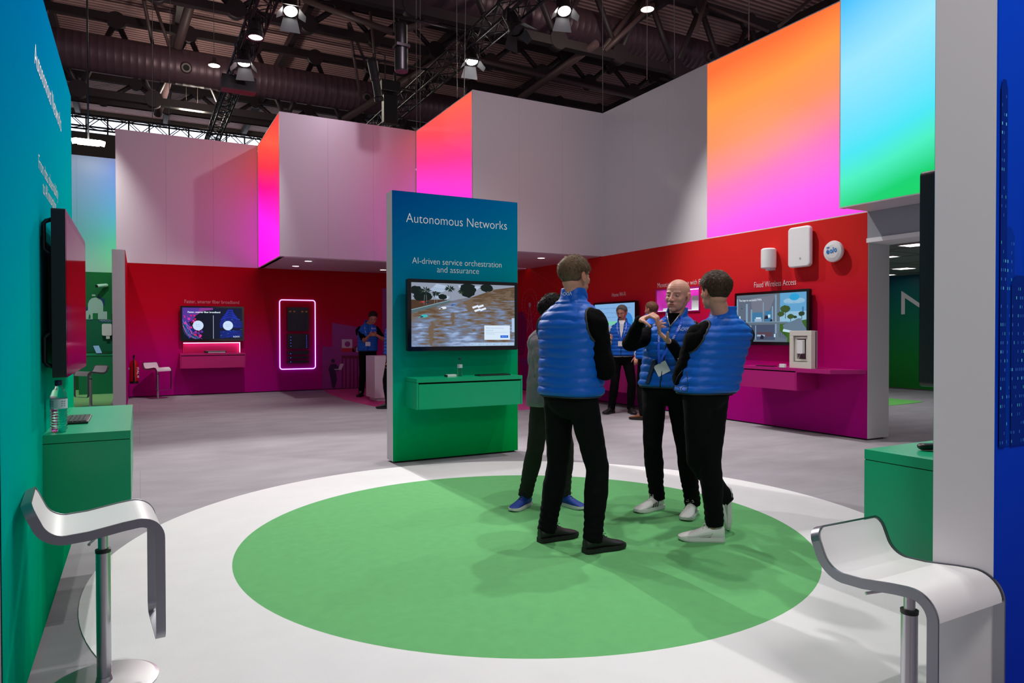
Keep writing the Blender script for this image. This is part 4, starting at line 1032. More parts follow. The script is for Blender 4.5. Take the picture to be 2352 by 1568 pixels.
m_pet = mat('clear_plastic', (235, 250, 250), .04, trans=1.0, ior=1.18)
m_water = mat('water', (225, 245, 245), .02, trans=1.0, ior=1.2)
def bottle(loc, label, s=1.0):
    root = empty('water_bottle', loc); tag(root, label, 'bottle')
    prof = [(.001, .0), (.028, .002), (.033, .012)]
    for k in range(7): prof += [(.034, .016 + k * .012), (.0315, .022 + k * .012)]
    prof += [(.034, .102), (.034, .155), (.033, .165), (.027, .185), (.016, .202), (.0135, .208), (.0135, .222)]
    b = MB(); b.lathe([(r_ * s, z * s) for r_, z in prof], m=m_pet, n=28)
    b.build('bottle', None, root)
    b = MB(); b.lathe([(.0005, .004 * s), (.026 * s, .006 * s), (.0305 * s, .02 * s), (.0305 * s, .115 * s), (.0005, .115 * s)], m=m_water, n=20); b.build('water', None, root)
    b = MB(); b.lathe([(.0345 * s, .108 * s), (.0345 * s, .152 * s)], m=mat('bottle_label', (205, 215, 225), .5), n=28)
    mk = mat('label_print', (140, 150, 175), .5)
    for a0 in (-2.6, -2.3, -1.2, -.9, 2.4):
        for j in range(3):
            a1 = a0 + .16 + .03 * j; z = (.118 + j * .010) * s
            b.face([V((.0349 * s * cos(a), .0349 * s * sin(a), zz)) for a, zz in ((a0, z), (a1, z), (a1, z + .006 * s), (a0, z + .006 * s))], mk)
    b.build('label', None, root)
    b = MB(); b.lathe([(.0005, .236 * s), (.0135 * s, .236 * s), (.0152 * s, .233 * s), (.0152 * s, .214 * s), (.0135 * s, .212 * s)], m=mat('cap_navy', (16, 30, 70), .4), n=24); b.build('cap', None, root)
bottle((-.345, 3.99, .925), 'clear water bottle with navy cap on the left wall counter', 1.06)
bottle((3.11, 6.98, .925), 'clear water bottle with dark cap on the middle kiosk counter', .86)
root = empty('small_box', (2.985, 6.95, .925)); tag(root, 'small white power pack lying left of the bottle on the middle kiosk counter', 'box')
b = MB(); b.box((-.045, -.03, 0), (.06, .03, .025), m_dev); b.box((-.062, -.028, .002), (-.045, .028, .022), m_black); b.build('body', None, root, bevel=.003)
root = empty('barcode_scanner', (at(2134, 1034, 'z', .92).x, at(2134, 1034, 'z', .92).y, .92), R(-28)); tag(root, 'black handheld device on the green counter at the right edge', 'device')
b = MB(); b.caps_((-.025, 0, .016), (.14, .0, .016), .020, .018, m_black, flat=(.75, 1.3), up=(0, 0, 1)); b.build('body', None, root)
# right kiosk speaker bar details of the side facing us
# ------------------------------------------------------------------ white desk, extinguisher, camera, side area things
root = empty('reception_desk', (4.23, 13.75, 0)); tag(root, 'white desk on the pink carpet beside the man with the phone', 'desk')
b = MB(); b.box((0, .0, .07), (1.6, .62, .93), m_white); b.build('body', None, root, bevel=.004)
b = MB(); b.box((.06, .05, 0.0), (1.5, .55, .07)); b.build('plinth', m_whitem, root)
p = at(302, 886, 'y', 16.9)
root = empty('fire_extinguisher', (-.10, 16.95, .33)); tag(root, 'red fire extinguisher hanging on the divider left of the back stool', 'fire extinguisher')
m_fred = mat('extinguisher_red', (190, 10, 14), .25, coat=.5)
b = MB(); b.lathe([(.001, .0), (.085, .0), (.085, .05)], m=m_black, n=24); b.lathe([(.085, .05), (.085, .40), (.075, .45), (.04, .49), (.022, .50), (.022, .53)], m=m_fred, n=24); b.build('cylinder', None, root)
b = MB(); b.cyl((0, 0, .53), (0, 0, .57), .02, m_chrome); b.box((-.02, -.10, .57), (.02, .04, .585), m_black); b.box((-.018, -.09, .60), (.018, .03, .612), m_black); b.box((-.018, .01, .58), (.018, .03, .61), m_black); b.build('valve_lever', None, root)
b = MB(); b.tube([(.0, -.02, .55), (.0, -.08, .54), (0, -.105, .48), (0, -.10, .30), (0, -.098, .14)], .012, m_black, 8); b.caps_((0, -.098, .16), (0, -.097, .07), .016, .02, m_black); b.build('hose', None, root)
b = MB(); x = frame((.055, -.068, .35), (0, 0, -1), (.7, .7, 0)); b.text('ITAL', x, .075, m_letter, .16, font_bold=.002); b.text('PF', x @ M.Translation((.18, 0, 0)), .075, m_letter, .05, font_bold=.002); b.build('lettering', m_letter, root)
b = MB(); b.box((-.125, -.03, .3), (-.08, .03, .34)); b.build('hanger', m_chrome, root)
p = at(238, 655, 'y', 20.2)
root = empty('security_camera', (-.76, 20.3, p.z)); tag(root, 'white bullet security camera on the green side wall', 'camera')
b = MB(); b.caps_((.04, -.06, 0), (-.13, -.22, -.03), .05, .045, m_dev); b.cyl((.05, 0, 0), (.04, -.07, 0), .035, m_dev); b.build('housing', None, root)
b = MB(); b.cyl((-.15, -.24, -.034), (-.165, -.255, -.037), .036, m_black); b.build('lens', None, root)
p = at(240, 757, 'y', 20.25)
root = empty('access_point', (-.70, 20.3, p.z)); tag(root, 'white wall-mounted access point under the domed print', 'network device')
b = MB(); b.rbox((-.12, -.10, -.15), (.1, -.0, .15), .04, m_dev, axis=1); b.box((-.03, -.09, -.23), (.05, -.02, -.15), m_dev); b.build('shell', None, root)
p = at(236, 811, 'z', .92)
root = empty('laptop', (-.72, 18.9, .92), R(70)); tag(root, 'small open laptop on the green side counter', 'laptop')
b = MB(); b.box((-.16, -.11, 0), (.16, .11, .015)); b.build('base', m_black, root)
b = MB(); x = M.Translation((0, .11, .015)) @ M.Rotation(R(-22), 4, 'X'); b.box((-.16, 0, 0), (.16, .008, .21), m_black, x); b.box((-.15, -.001, .01), (.15, 0, .2), sub_mat('laptop_screen', (120, 160, 190), .7), x); b.build('display', None, root)

# ------------------------------------------------------------------ bar stools
def bar_stool(loc, rz, seat_z, label, W=.37):
    loc = (loc[0], loc[1], .005)
    """local: +x is the front (the drop of the frame), -x the low back"""
    root = empty('bar_stool', loc, rz); tag(root, label, 'stool', None)
    # side profile (x, z) from the back lip to the footrest
    pr = []
    def arc(cx, cz, r, a0, a1, n=8):
        for k in range(n + 1):
            a = R(a0 + (a1 - a0) * k / n); pr.append((cx + r * cos(a), cz + r * sin(a)))
    zt = seat_z
    pr.append((-.215, zt + .082)); arc(-.12, zt + .075, .085, 200, 268, 8)
    pr.append((-.05, zt - .006)); pr.append((.06, zt + .012)); arc(.118, zt - .062, .080, 96, 0, 10)
    top_n = len(pr)
    seatp = pr[:top_n]
    full = list(pr)
    zb = zt - .45
    full += [(.198, zt - .2), (.198, zb + .03)]
    def nrm(ps, i):
        a = V(ps[max(i - 1, 0)]); c = V(ps[min(i + 1, len(ps) - 1)]); d = (c - a).normalized(); return V((-d.y, d.x))
    b = MB(); rows = []
    hw = W / 2 - .012
    d0 = (V(seatp[0]) - V(seatp[1])).normalized()
    ext = [(V(seatp[0]) + d0 * e, hw - (.040 - sqrt(max(0, .040 ** 2 - e * e)))) for e in (.038, .034, .027, .016)]
    for i, (p, h) in enumerate(ext + [(V(p), hw) for p in seatp]):
        n = nrm(seatp, max(0, i - 4))
        o, q = p + n * .003, p - n * .010
        rows.append([V((o.x, -h, o.y)), V((o.x, h, o.y)), V((q.x, h, q.y)), V((q.x, -h, q.y))])
    b.strips(rows, m_seat)
    for rw in (rows[0], rows[-1]): b.face(rw, m_seat)
    b.build('seat', None, root)
    # flat steel band: closed loop, both sides, over the back lip and under the footrest
    path = []
    L = len(full)
    for i, p in enumerate(full):
        path.append((V((p[0], -W / 2, p[1])), nrm(full, i)))
    loop = []
    r_ = .045
    side = [(V((p[0], 0, p[1])), V((n.x, 0, n.y))) for p, n in [(full[i], nrm(full, i)) for i in range(L)]]
    def sec(c, n, out):       # band cross-section: 32 mm deep along n, 7 mm thick along out
        return [c + n * .006 + out * .003, c + n * .006 - out * .004, c - n * .028 - out * .004, c - n * .028 + out * .003]
    rows = []
    for c, n in side: rows.append(sec(c + V((0, -W / 2, 0)), n, V((0, -1, 0))))
    c, n = side[-1]
    for k in range(1, 6):
        a = R(90 * k / 6); cc = c + V((0, -W / 2 + r_ - r_ * cos(a), -r_ * sin(a))); rows.append(sec(cc, n, V((0, -cos(a), -sin(a)))))
    for k in range(0, 6):
        a = R(90 - 90 * k / 6); cc = c + V((0, W / 2 - r_ + r_ * cos(a), -r_ * sin(a))); rows.append(sec(cc, n, V((0, cos(a), -sin(a)))))
    for c, n in reversed(side): rows.append(sec(c + V((0, W / 2, 0)), n, V((0, 1, 0))))
    c, n = side[0]; c1 = side[1][0]; dr = (c - c1).normalized()
    for k in range(1, 6):
        a = R(90 * k / 6); cc = c + V((0, W / 2 - r_ + r_ * cos(a), 0)) + dr * (r_ * sin(a)); rows.append(sec(cc, n, V((0, cos(a), 0)) + dr * sin(a)))
    for k in range(0, 6):
        a = R(90 - 90 * k / 6); cc = c + V((0, -W / 2 + r_ - r_ * cos(a), 0)) + dr * (r_ * sin(a)); rows.append(sec(cc, n, V((0, -cos(a), 0)) + dr * sin(a)))
    rows.append(rows[0])
    b = MB(); b.strips(rows, m_steel); b.build('frame', None, root)
    b = MB(); b.cyl((0, 0, .0), (0, 0, .0), .01) if False else None
    b.lathe([(.026, .02), (.026, zt - .13), (.024, zt - .125)], m=m_chrome, n=24); b.build('post', None, root)
    b = MB(); b.lathe([(.0275, zt - .135), (.0285, zt - .122), (.019, zt - .12)], m=m_black, n=24); b.build('collar', None, root)
    b = MB(); b.lathe([(.018, zt - .125), (.018, zt - .06), (.034, zt - .035), (.036, zt - .015)], m=m_chrome, n=24); b.build('piston', None, root)
    b = MB(); b.cyl((0, -.02, zt - .042), (-.05, -.16, zt - .055), .0055, m_chrome, 10); b.build('lever', None, root)
    b = MB(); b.lathe([(.001, .0), (.195, .0), (.195, .006), (.182, .010), (.03, .014), (.027, .03)], m=m_chrome, n=48); b.build('base_plate', None, root)
    return root
bar_stool((-.132, 3.19, 0), R(4), .66, 'white bar stool with steel frame in the left foreground')
bar_stool((2.30, 1.42, 0), R(-90), .575, 'white bar stool with steel frame at the right edge in front')
bar_stool((.35, 16.86, 0), R(-52), .645, 'small white bar stool by the red back wall')
bar_stool((-.82, 15.45, 0), R(-140), .66, 'white bar stool on the pale green carpet behind the left television')
# ------------------------------------------------------------------ exhibition hall overhead
m_corr = mat('corrugated_roof', (150, 118, 120), .6)
nt = m_corr.node_tree; bs = nt.nodes['Principled BSDF']
g = nt.nodes.new('ShaderNodeNewGeometry'); wv = nt.nodes.new('ShaderNodeTexWave'); wv.bands_direction = 'Y'; wv.inputs['Scale'].default_value = 1.25; wv.inputs['Distortion'].default_value = 0
nt.links.new(g.outputs['Position'], wv.inputs['Vector']); bp = nt.nodes.new('ShaderNodeBump'); bp.inputs['Strength'].default_value = 1; bp.inputs['Distance'].default_value = .06
nt.links.new(wv.outputs['Fac'], bp.inputs['Height']); nt.links.new(bp.outputs['Normal'], bs.inputs['Normal'])
cr = nt.nodes.new('ShaderNodeValToRGB'); cr.color_ramp.elements[0].color = lin(150, 112, 114); cr.color_ramp.elements[1].color = lin(216, 172, 170)  # groove shade and pinkish light put into the roof colour along the ribs
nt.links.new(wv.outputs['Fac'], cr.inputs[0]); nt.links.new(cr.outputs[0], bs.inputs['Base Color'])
b = MB(); b.box((-30, -10, 14.6), (60, 48.5, 14.8)); struct(b.build('ceiling', m_corr), 'corrugated steel roof of the hall')
m_iron = mat('dark_iron', (46, 34, 40), .55, vary=.15, vscale=1)
m_iron2 = mat('brown_iron', (84, 64, 66), .5)
m_wire = mat('wire', (120, 112, 108), .5)
b = MB(); b.box((-30, 48, 0), (60, 48.4, 13.3)); struct(b.build('wall_hall', mat('hall_wall', (70, 66, 64), .7)), 'far wall of the hall')
m_glaz = mat('glazing', (220, 230, 240), .5, emit=(232, 240, 255), estr=1.8)
b = MB(); b.box((-30, 48.1, 13.3), (60, 48.2, 14.3), m_glaz); 
root = struct(b.build('window_1', None), 'band of bright glazing high in the far hall wall')
b = MB()
for k in range(60): b.box((-28 + k * 1.1, 48.0, 13.3), (-28 + k * 1.1 + .09, 48.1, 14.3))
b.box((-30, 47.98, 14.25), (60, 48.1, 14.6)); b.build('mullions', mat('mullion', (96, 92, 88), .6), root)

def duct(y, z, r_, x0, x1, label):
    root = empty('air_duct', ((x0 + x1) / 2, y, z)); tag(root, label, 'duct')
    b = MB(); n = 28; L = x1 - x0; rows = []
    k = 0; x = x0
    while x <= x1 + .001:
        for dx, dr in ((0, 0), (.012, .006), (.024, 0)):
            rows.append([(x + dx, y + (r_ + dr) * cos(2 * pi * a / n), z + (r_ + dr) * sin(2 * pi * a / n)) for a in range(n)])
        x += .26
    b.grid(rows, m_duct); b.build('pipe', None, root, root=root.location)
    for x in (x0 + 1.3 + 7.2 * i for i in range(int((x1 - x0) / 7.2))):
        b = MB(); c = V((x, y - r_ * .93, z - r_ * .30)); d = V((0, -.93, -.32)).normalized()
        b.tube([c, c + d * .12], [.22, .17], m_iron2, 18); b.tube([c + d * .1, c + d * .128], [.115, .115], m_plinth, 14)
        b.build('nozzle', None, root, root=root.location)
    return root
m_duct = mat('duct_steel', (90, 66, 78), .45, metal=.3, vary=.12, vscale=6)
duct(30.6, 12.0, .68, -14, 34, 'huge round ribbed air duct running behind the left truss')
duct(21.4, 12.7, .62, 4.6, 40, 'huge round air duct nearer the camera at the upper right')

def girder(y, z0, z1, x0, x1, step, label, gusset=.34, dx=0):
    """lattice girder along x with round gusset plates"""
    root = empty('roof_girder', ((x0 + x1) / 2, y, z0)); tag(root, label, 'girder')
    R0 = root.location
    b = MB(); b.box((x0, y - .14, z0 - .18), (x1, y + .14, z0 + .12)); b.build('lower_chord', m_iron, root, root=R0)
    b = MB(); b.box((x0, y - .14, z1 - .12), (x1, y + .14, z1 + .2)); b.build('upper_chord', m_iron, root, root=R0)
    b = MB(); n = int((x1 - x0) / step)
    for k in range(n):
        xa = x0 + k * step + dx; xm = xa + step / 2
        b.tube([(xa, y, z0), (xm, y, z1)], .11, None, 6); b.tube([(xm, y, z1), (xa + step, y, z0)], .11, None, 6)
    b.build('lattice', m_iron, root, root=R0)
    b = MB(); b.tube([(0, -.16, 0), (0, .16, 0)], gusset, None, 22); first = None
    for k in range(n):
        xa = x0 + k * step + dx
        for (cx, cz) in ((xa, z0 + .05), (xa + step / 2, z1 - .05)):
            if first is None: g_ = first = b.build('gusset_plate', m_iron, root)
            else: g_ = first.copy(); col.objects.link(g_); g_.parent = root
            g_.location = V((cx, y, cz)) - R0
girder(31.9, 10.9, 13.9, -15, 38, 2.6, 'dark lattice girder with round plates above the left duct')
girder(20.1, 11.3, 13.9, 2.2, 42, 2.6, 'dark lattice girder crossing the upper right in front of the near duct')
girder(40.5, 13.1, 14.2, -16, 40, 2.9, 'far slim lattice girder near the bright glazing', .3)
girder(27.2, 13.2, 14.3, -15, 42, 2.6, 'shallow girder close under the roof between the two ducts', .34)
# long diagonal pipes of the space frame
random.seed(11)
def pipe(a, c, r_, label):
    root = MB(); a, c = V(a), V(c); mid = (a + c) / 2
    root.tube([a, c], r_, m_iron2, 10); o = root.build('roof_pipe', None, root=mid); tag(o, label, 'pipe', 'diagonal pipes of the roof frame')
for i, (u0, v0, z0, u1, v1, z1) in enumerate(((440, 0, 13.5, 362, 262, 11.2), (330, 0, 14.0, 352, 110, 13), (352, 0, 14.2, 390, 110, 12.6), (700, 0, 14, 905, 75, 12.4), (905, 75, 12.4, 1155, 0, 14), (1130, 305 - 240, 13.4, 790, 275, 11.0), (1370, 100, 11.3, 1195, 225, 10.9), (1470, 0, 13.8, 1382, 118, 11.3), (1500, 10, 13.2, 1388, 118, 11.3), (1110, 140, 12.2, 1460, 225, 11.8), (800, 52, 13.6, 828, 222, 11.2), (802, 52, 13.6, 842, 150, 12.4), (850, 26, 14.0, 868, 205, 11.4), (1620, 0, 14, 1600, 70, 12.2), (1860, 0, 14, 1790, 60, 12.4), (1620, 12, 13.8, 1765, 72, 12.5))):
    p = at(u0, v0, 'z', z0); q = at(u1, v1, 'z', z1)
    pipe(p, q, (.17, .07, .06, .12, .12, .16, .13, .09, .09, .09, .06, .06, .06, .08, .07, .06)[i], 'brown steel pipe slanting through the roof frame')
# purlins
for i, x in enumerate((-9, -3, 1.5, 6, 12, 18, 24, 30)):
    b = MB(); b.box((x - .12, 8, 14.1), (x + .12, 47.9, 14.5)); o = b.build('roof_beam', m_iron, root=(x, 28, 14.3)); tag(o, 'dark roof beam running away under the corrugated ceiling', 'beam', 'dark beams under the roof')
for i, y in enumerate((14.5, 24.2, 35.8, 38.8)):
    b = MB(); b.box((-16, y - .08, 14.2), (44, y + .08, 14.58)); o = b.build('roof_beam', m_iron, root=(10, y, 14.4)); tag(o, 'dark beam crossing under the corrugated roof', 'beam', 'cross beams under the roof')

# ------------------------------------------------------------------ rigging trusses
m_trus = mat('truss_black', (22, 20, 24), .35, metal=.3)
def rig(p0, p1, s, label, n):
    """square lighting truss between two points (axis along y or x)"""
    p0, p1 = V(p0), V(p1); d = (p1 - p0).normalized(); side = V((0, 0, 1)).cross(d).normalized(); up = V((0, 0, 1)); h = s / 2
    root = empty('lighting_truss', p0); tag(root, label, 'truss')
    for i, (a, c) in enumerate(((-1, -1), (1, -1), (1, 1), (-1, 1))):
        b = MB(); o = side * a * h + up * c * h; b.cyl(p0 + o, p1 + o, .024, None, 10); b.build('chord', m_trus, root, root=p0)
    b = MB(); L = (p1 - p0).length; st = L / n
    for k in range(n):
        q = p0 + d * st * k
        for (o1, o2) in ((side * h + up * h, side * h - up * h), (-side * h + up * h, -side * h - up * h), (side * h + up * h, -side * h + up * h), (side * h - up * h, -side * h - up * h)):
            a, c = (o1, o2) if k % 2 == 0 else (o2, o1)
            b.tube([q + a, q + d * st + c], .011, None, 6)
    b.build('lacing', m_trus, root, root=p0)
    return root
rig((1.99, 9.5, 7.25), (1.99, 24.0, 7.25), .30, 'black lighting truss running away at the upper left', 50)
rig((5.88, 7.6, 7.15), (5.88, 21.0, 7.15), .32, 'long black lighting truss slanting across the top centre', 46)
rig((-3.5, 21.5, 7.0), (5.0, 21.5, 7.0), .30, 'low black truss running behind the leftmost white wall', 26)
# short bars carrying the hoist and profile lamp
def bar(a, c, label):
    b = MB(); a, c = V(a), V(c); b.cyl(a, c, .028, m_trus, 10); o = b.build('rigging_bar', None, root=(a + c) / 2); tag(o, label, 'bar')
bar((4.25, 12.45, 7.32), (5.75, 12.45, 7.32), 'upper black bar carrying the chain hoist beside the centre truss')
bar((4.05, 14.6, 7.30), (5.75, 14.6, 7.30), 'lower black bar carrying the slim profile lamp beside the centre truss')

m_glow = mat('lamp_glow', (255, 255, 255), .5, emit=(255, 250, 240), estr=14)
m_warm = mat('pendant_glow', (255, 255, 255), .5, emit=(255, 236, 200), estr=20)
m_door = mat('barn_door', (26, 26, 30), .45)
m_door_lit = mat('barn_door_lit', (120, 122, 126), .4, metal=.3)  # lighter copy for lit lamps: light on the doors put into the colour
def fresnel(loc, to, label, lit=True, s=1.0, doors=True):
    root = empty('stage_light', loc); tag(root, label, 'stage light')
    q = (V(to) - V(loc)).to_track_quat('-Z', 'Y'); root.rotation_euler = q.to_euler()
    # local -z is the beam; the lens rim sits just above the real lamp at the origin
    b = MB(); b.lathe([(.001, .42 * s), (.08 * s, .42 * s), (.105 * s, .36 * s), (.105 * s, .12 * s), (.12 * s, .10 * s), (.12 * s, .03 * s), (.10 * s, .03 * s)], m=m_black, n=24)
    for k in range(8): a = k * pi / 4; b.box((.1 * s * cos(a) - .008, .1 * s * sin(a) - .008, .15 * s), (.1 * s * cos(a) + .008, .1 * s * sin(a) + .008, .36 * s), m_black)
    b.build('housing', None, root)
    b = MB(); b.disc((0, 0, 0), .098 * s, m_glow if lit else m_blackgloss, 24, z=.045 * s); b.build('lens', None, root)
    if doors:
        for k in range(4):
            x = M.Rotation(pi / 2 * k, 4, 'Z') @ M.Translation((0, .11 * s, .03 * s)) @ M.Rotation(R(38), 4, 'X')
            w0, w1, L = (.10, .15, .2) if k % 2 == 0 else (.085, .05, .16)
            b = MB(); pts = [(-w0 * s, 0, 0), (w0 * s, 0, 0), (w1 * s, -.0, -L * s), (-w1 * s, -.0, -L * s)]
            b.face([x @ V(p) for p in pts]); b.face([x @ (V(p) + V((0, .003, 0))) for p in reversed(pts)])
            b.build('barn_door', m_door_lit if lit else m_door, root)
    inv = root.matrix_basis.inverted() if False else (M.Translation(V(loc)) @ q.to_matrix().to_4x4()).inverted()
    b = MB(); top = V(loc) + V((0, 0, .48 * s))
    pts = [V(loc) + (q @ V((.14 * s, 0, .2 * s))), V(loc) + (q @ V((.14 * s, 0, .2 * s))) + V((0, 0, .2)), top, V(loc) + (q @ V((-.14 * s, 0, .2 * s))) + V((0, 0, .2)), V(loc) + (q @ V((-.14 * s, 0, .2 * s)))]
    b.tube([inv @ p for p in pts], .014 * s, m_black, 8); b.tube([inv @ top, inv @ (top + V((0, 0, .12)))], .02, m_black, 8); b.build('yoke', None, root)
    return root
fresnel((2.334, 12.3, 6.892), (2.1, 9.6, 2.2), 'lit stage light with open barn doors at the top left of centre', s=1.15)
fresnel((1.915, 13.4, 6.757), (1.8, 13.0, 0.2), 'lit round stage light hanging under the left truss', s=1.25, doors=False)
fresnel((1.895, 14.85, 6.787), (1.5, 13.2, 1.0), 'stage light with open metal doors low on the left truss', s=1.2)
fresnel((5.813, 12.4, 6.699), (5.6, 10.6, 1.6), 'lit stage light with lit barn doors under the centre truss', s=1.15)
fresnel((5.848, 10.6, 6.625), (6.6, 8.6, 3.0), 'dark unlit stage light high on the centre truss', False, 1.2)
fresnel((6.263, 9.75, 6.71), (5.6, 7.6, 2.0), 'stage light with lit barn doors at the top edge right of the truss', s=1.1)
p = V((1.86, 15.4, 6.562))
root = empty('control_box', (p.x, p.y, p.z)); tag(root, 'black rectangular control box hanging on the left truss', 'box'); b = MB(); b.box((-.33, -.13, -.13), (.33, .13, .15)); b.box((-.33, -.135, -.15), (.33, .13, -.13), mat('box_trim', (70, 10, 30), .4)); b.m = [0] * 6 + [1] * 6; b.mats = [m_black, b.mats[0]]; b.build('case', None, root); b = MB(); b.cyl((0, 0, .14), (0, 0, .75), .02, m_black, 8); b.build('hanger', None, root)
p = at(548, 20, 'z', 7.0)
def hoist(loc, label):
    root = empty('chain_hoist', loc); tag(root, label, 'hoist')
    b = MB(); b.lathe([(.001, .0), (.12, .0), (.125, .02), (.125, .42), (.11, .44), (.10, .48), (.115, .50), (.115, .86), (.10, .9), (.001, .9)], m=m_black, n=24); b.build('motor', None, root)
    b = MB(); b.box((-.13, -.13, .44), (.13, .13, .49), m_iron); b.build('clamp', None, root)
    b = MB(); b.tube([(-.14, 0, .95), (-.14, 0, .7), (-.15, 0, 1.3), (-.1, 0, 1.5)], .014, m_wire, 6); b.build('chain', None, root)
hoist((4.351, 12.4, 6.28), 'tall black chain hoist hanging left of the centre truss')
root = empty('profile_lamp', (4.62, 14.6, 6.42)); tag(root, 'slim black profile lamp pointing down above the pink wall', 'stage light')
x = M.Rotation(R(-14), 4, 'Y') @ M.Rotation(R(10), 4, 'X')
b = MB(); b.lathe([(.001, .9), (.09, .88), (.11, .8), (.10, .45), (.085, .42), (.085, .1), (.10, .08), (.10, .0), (.09, .0)], m=m_black, n=22, x=x); b.build('housing', None, root)
b = MB(); b.disc((0, 0, 0), .085, mat('lens_grey', (150, 160, 150), .2), 20, x=x @ M.Translation((0, 0, .01))); b.build('lens', None, root)
b = MB(); b.tube([(.13, 0, .5), (.13, 0, 1.0), (0, 0, 1.05), (-.13, 0, 1.0), (-.13, 0, .5)], .014, m_black, 6, flat=None); b.tube([(.12, .05, .9), (-.16, .08, .8), (-.17, .05, .5), (-.05, .1, .3)], .008, m_black, 6); b.build('yoke', None, root)
root = empty('scroller_lamp', (5.05, 15.2, 6.1)); tag(root, 'black moving lamp on a stem behind the centre truss', 'stage light')
b = MB(); b.box((-.22, -.14, .75), (.22, .14, 1.0)); b.box((-.16, -.1, .05), (.16, .1, .7)); b.box((-.05, -.05, .6), (.05, .05, .8)); b.box((.1, -.03, .98), (.16, .03, 1.25)); b.box((.1, -.03, .86), (.68, .03, .92)); b.build('body', m_black, root, bevel=.02)

# far work light with two side lamps
p = V((-1.009, 19.0, 5.9))
root = empty('work_light', p); tag(root, 'bright white panel light with two side lamps hanging at the far left', 'lamp')
b = MB(); b.box((-.22, -.06, -.08), (.22, .06, .04)); b.build('panel', m_glow, root)
for s in (-1, 1): b = MB(); b.box((s * .27 - .06, -.06, .0), (s * .27 + .06, .06, .1), None, M.Rotation(R(s * 14), 4, 'Y')); b.build('side_lamp', m_glow, root)
b = MB(); b.cyl((0, 0, .06), (0, 0, 7.9), .02, m_black, 6); b.build('stem', None, root)
# round pendant lamps under the roof
for (u, v_, z, l) in ((492, 151, 10.8, 'round warm pendant lamp left of the tall truss'), (428, 247, 11, 'left lamp of the far pair of round pendants'), (454, 255, 11, 'right lamp of the far pair of round pendants'), (1487, 22, 11, 'round bright pendant lamp at the top right of centre')):
    p = at(u, v_, 'z', z); root = empty('pendant_lamp', p); root.scale = (.72, .72, 1); tag(root, l, 'pendant lamp')
    b = MB(); b.lathe([(.001, .3), (.08, .28), (.1, .15), (.24, .08), (.27, .0)], m=m_iron2, n=24); b.build('shade', None, root)
    b = MB(); b.disc((0, 0, 0), .255, m_warm, 24, z=.005); b.build('lens', None, root)
    b = MB(); b.cyl((0, 0, .28), (0, 0, 14.5 - z), .012, m_wire, 6); b.build('cable', None, root)
    pl = bpy.data.lights.new('pendant_glow', 'POINT'); pl.energy = 260; pl.color = (1, .9, .75); pl.shadow_soft_size = .25; lo = bpy.data.objects.new('pendant_glow', pl); lo.location = p - V((0, 0, .3)); col.objects.link(lo)
# steel hanging cables
for i, (u, v0, v1, y) in enumerate(((1384.5, 0, 256, 11.5), (1486, 36, 210, 9.6), (1066, 195, 222, 12.2), (1050, 195, 225, 12.2), (957, 262, 298, 14.4), (965, 262, 298, 14.4), (1550, 90, 172, 9.4), (1720, 60, 92, 7.6), (350, 60, 280, 21.5), (388, 60, 290, 21.5))):
    a = at(u, v1, 'y', y); ztop = 14.3
    b = MB(); b.cyl((a.x, a.y, max(a.z, 5.84)), (a.x + random.uniform(-.2, .2), a.y, ztop), .008, m_wire, 6); o = b.build('steel_cable', None, root=(a.x, a.y, a.z)); tag(o, 'thin steel cable hanging from the roof to a wall or truss', 'cable', 'thin hanging steel cables')
# ------------------------------------------------------------------ people
def dp(u, v, D):
    """the point of the photograph at horizontal distance D from the camera"""
    p = at(u, v, 'y', 5.0) - V((0, 0, 1.4))
    k = D / (p.x * sin(_yaw) + p.y * cos(_yaw))
    return V((0, 0, 1.4)) + p * k
def azv(a): return V((sin(R(a)), cos(R(a)), 0))
def azr(a): return V((cos(R(a)), -sin(R(a)), 0))

def skin_mat(name, c, rough=.5):
    m = bpy.data.materials.new(name); m.use_nodes = True; nt = m.node_tree; b = nt.nodes['Principled BSDF']
    at_ = nt.nodes.new('ShaderNodeAttribute'); at_.attribute_name = 'tint'
    nt.links.new(at_.outputs['Color'], b.inputs['Base Color'])
    b.inputs['Roughness'].default_value = rough; b.inputs['Specular IOR Level'].default_value = .4
    b.inputs['Subsurface Weight'].default_value = .08; b.inputs['Subsurface Radius'].default_value = (.01, .004, .002)
    return m
m_skin = skin_mat('skin', None)
m_vest = mat('blue_nylon', (0, 90, 192), .5, spec=.3)
m_vestd = mat('blue_nylon_dark', (0, 60, 160), .5)
m_piping = mat('charcoal_binding', (40, 44, 50), .7)
m_knit = mat('black_knit', (6, 6, 8), .9, spec=.08, bump=.2, bscale=300)
m_trou = mat('black_trousers', (7, 7, 10), .85, spec=.12, bump=.12, bscale=60)
m_olive = mat('olive_trousers', (38, 40, 34), .8, spec=.2, bump=.15, bscale=60)
m_tweed = mat('grey_tweed', (128, 122, 128), .9, spec=.1, vary=.35, vscale=160, bump=.3, bscale=220)
m_shirtw = mat('white_shirt', (205, 205, 210), .7)
m_shoek = mat('black_shoe', (14, 14, 16), .55); m_shoew = mat('white_leather', (222, 222, 220), .45); m_shoeb = mat('blue_shoe', (0, 56, 150), .6)
m_solew = mat('white_rubber', (215, 215, 214), .6); m_solek = mat('black_rubber', (16, 16, 17), .6); m_lacew = mat('lace', (225, 222, 214), .8); m_lacek = mat('dark_lace', (20, 22, 30), .8)
m_eye = mat('eye_white', (150, 140, 134), .3); m_iris = mat('iris', (40, 34, 30), .2)
m_lany = mat('lanyard_blue', (30, 90, 225), .5); m_badge = mat('badge_white', (222, 222, 230), .5); m_zip = mat('zip_dark', (24, 26, 34), .4, metal=.4)

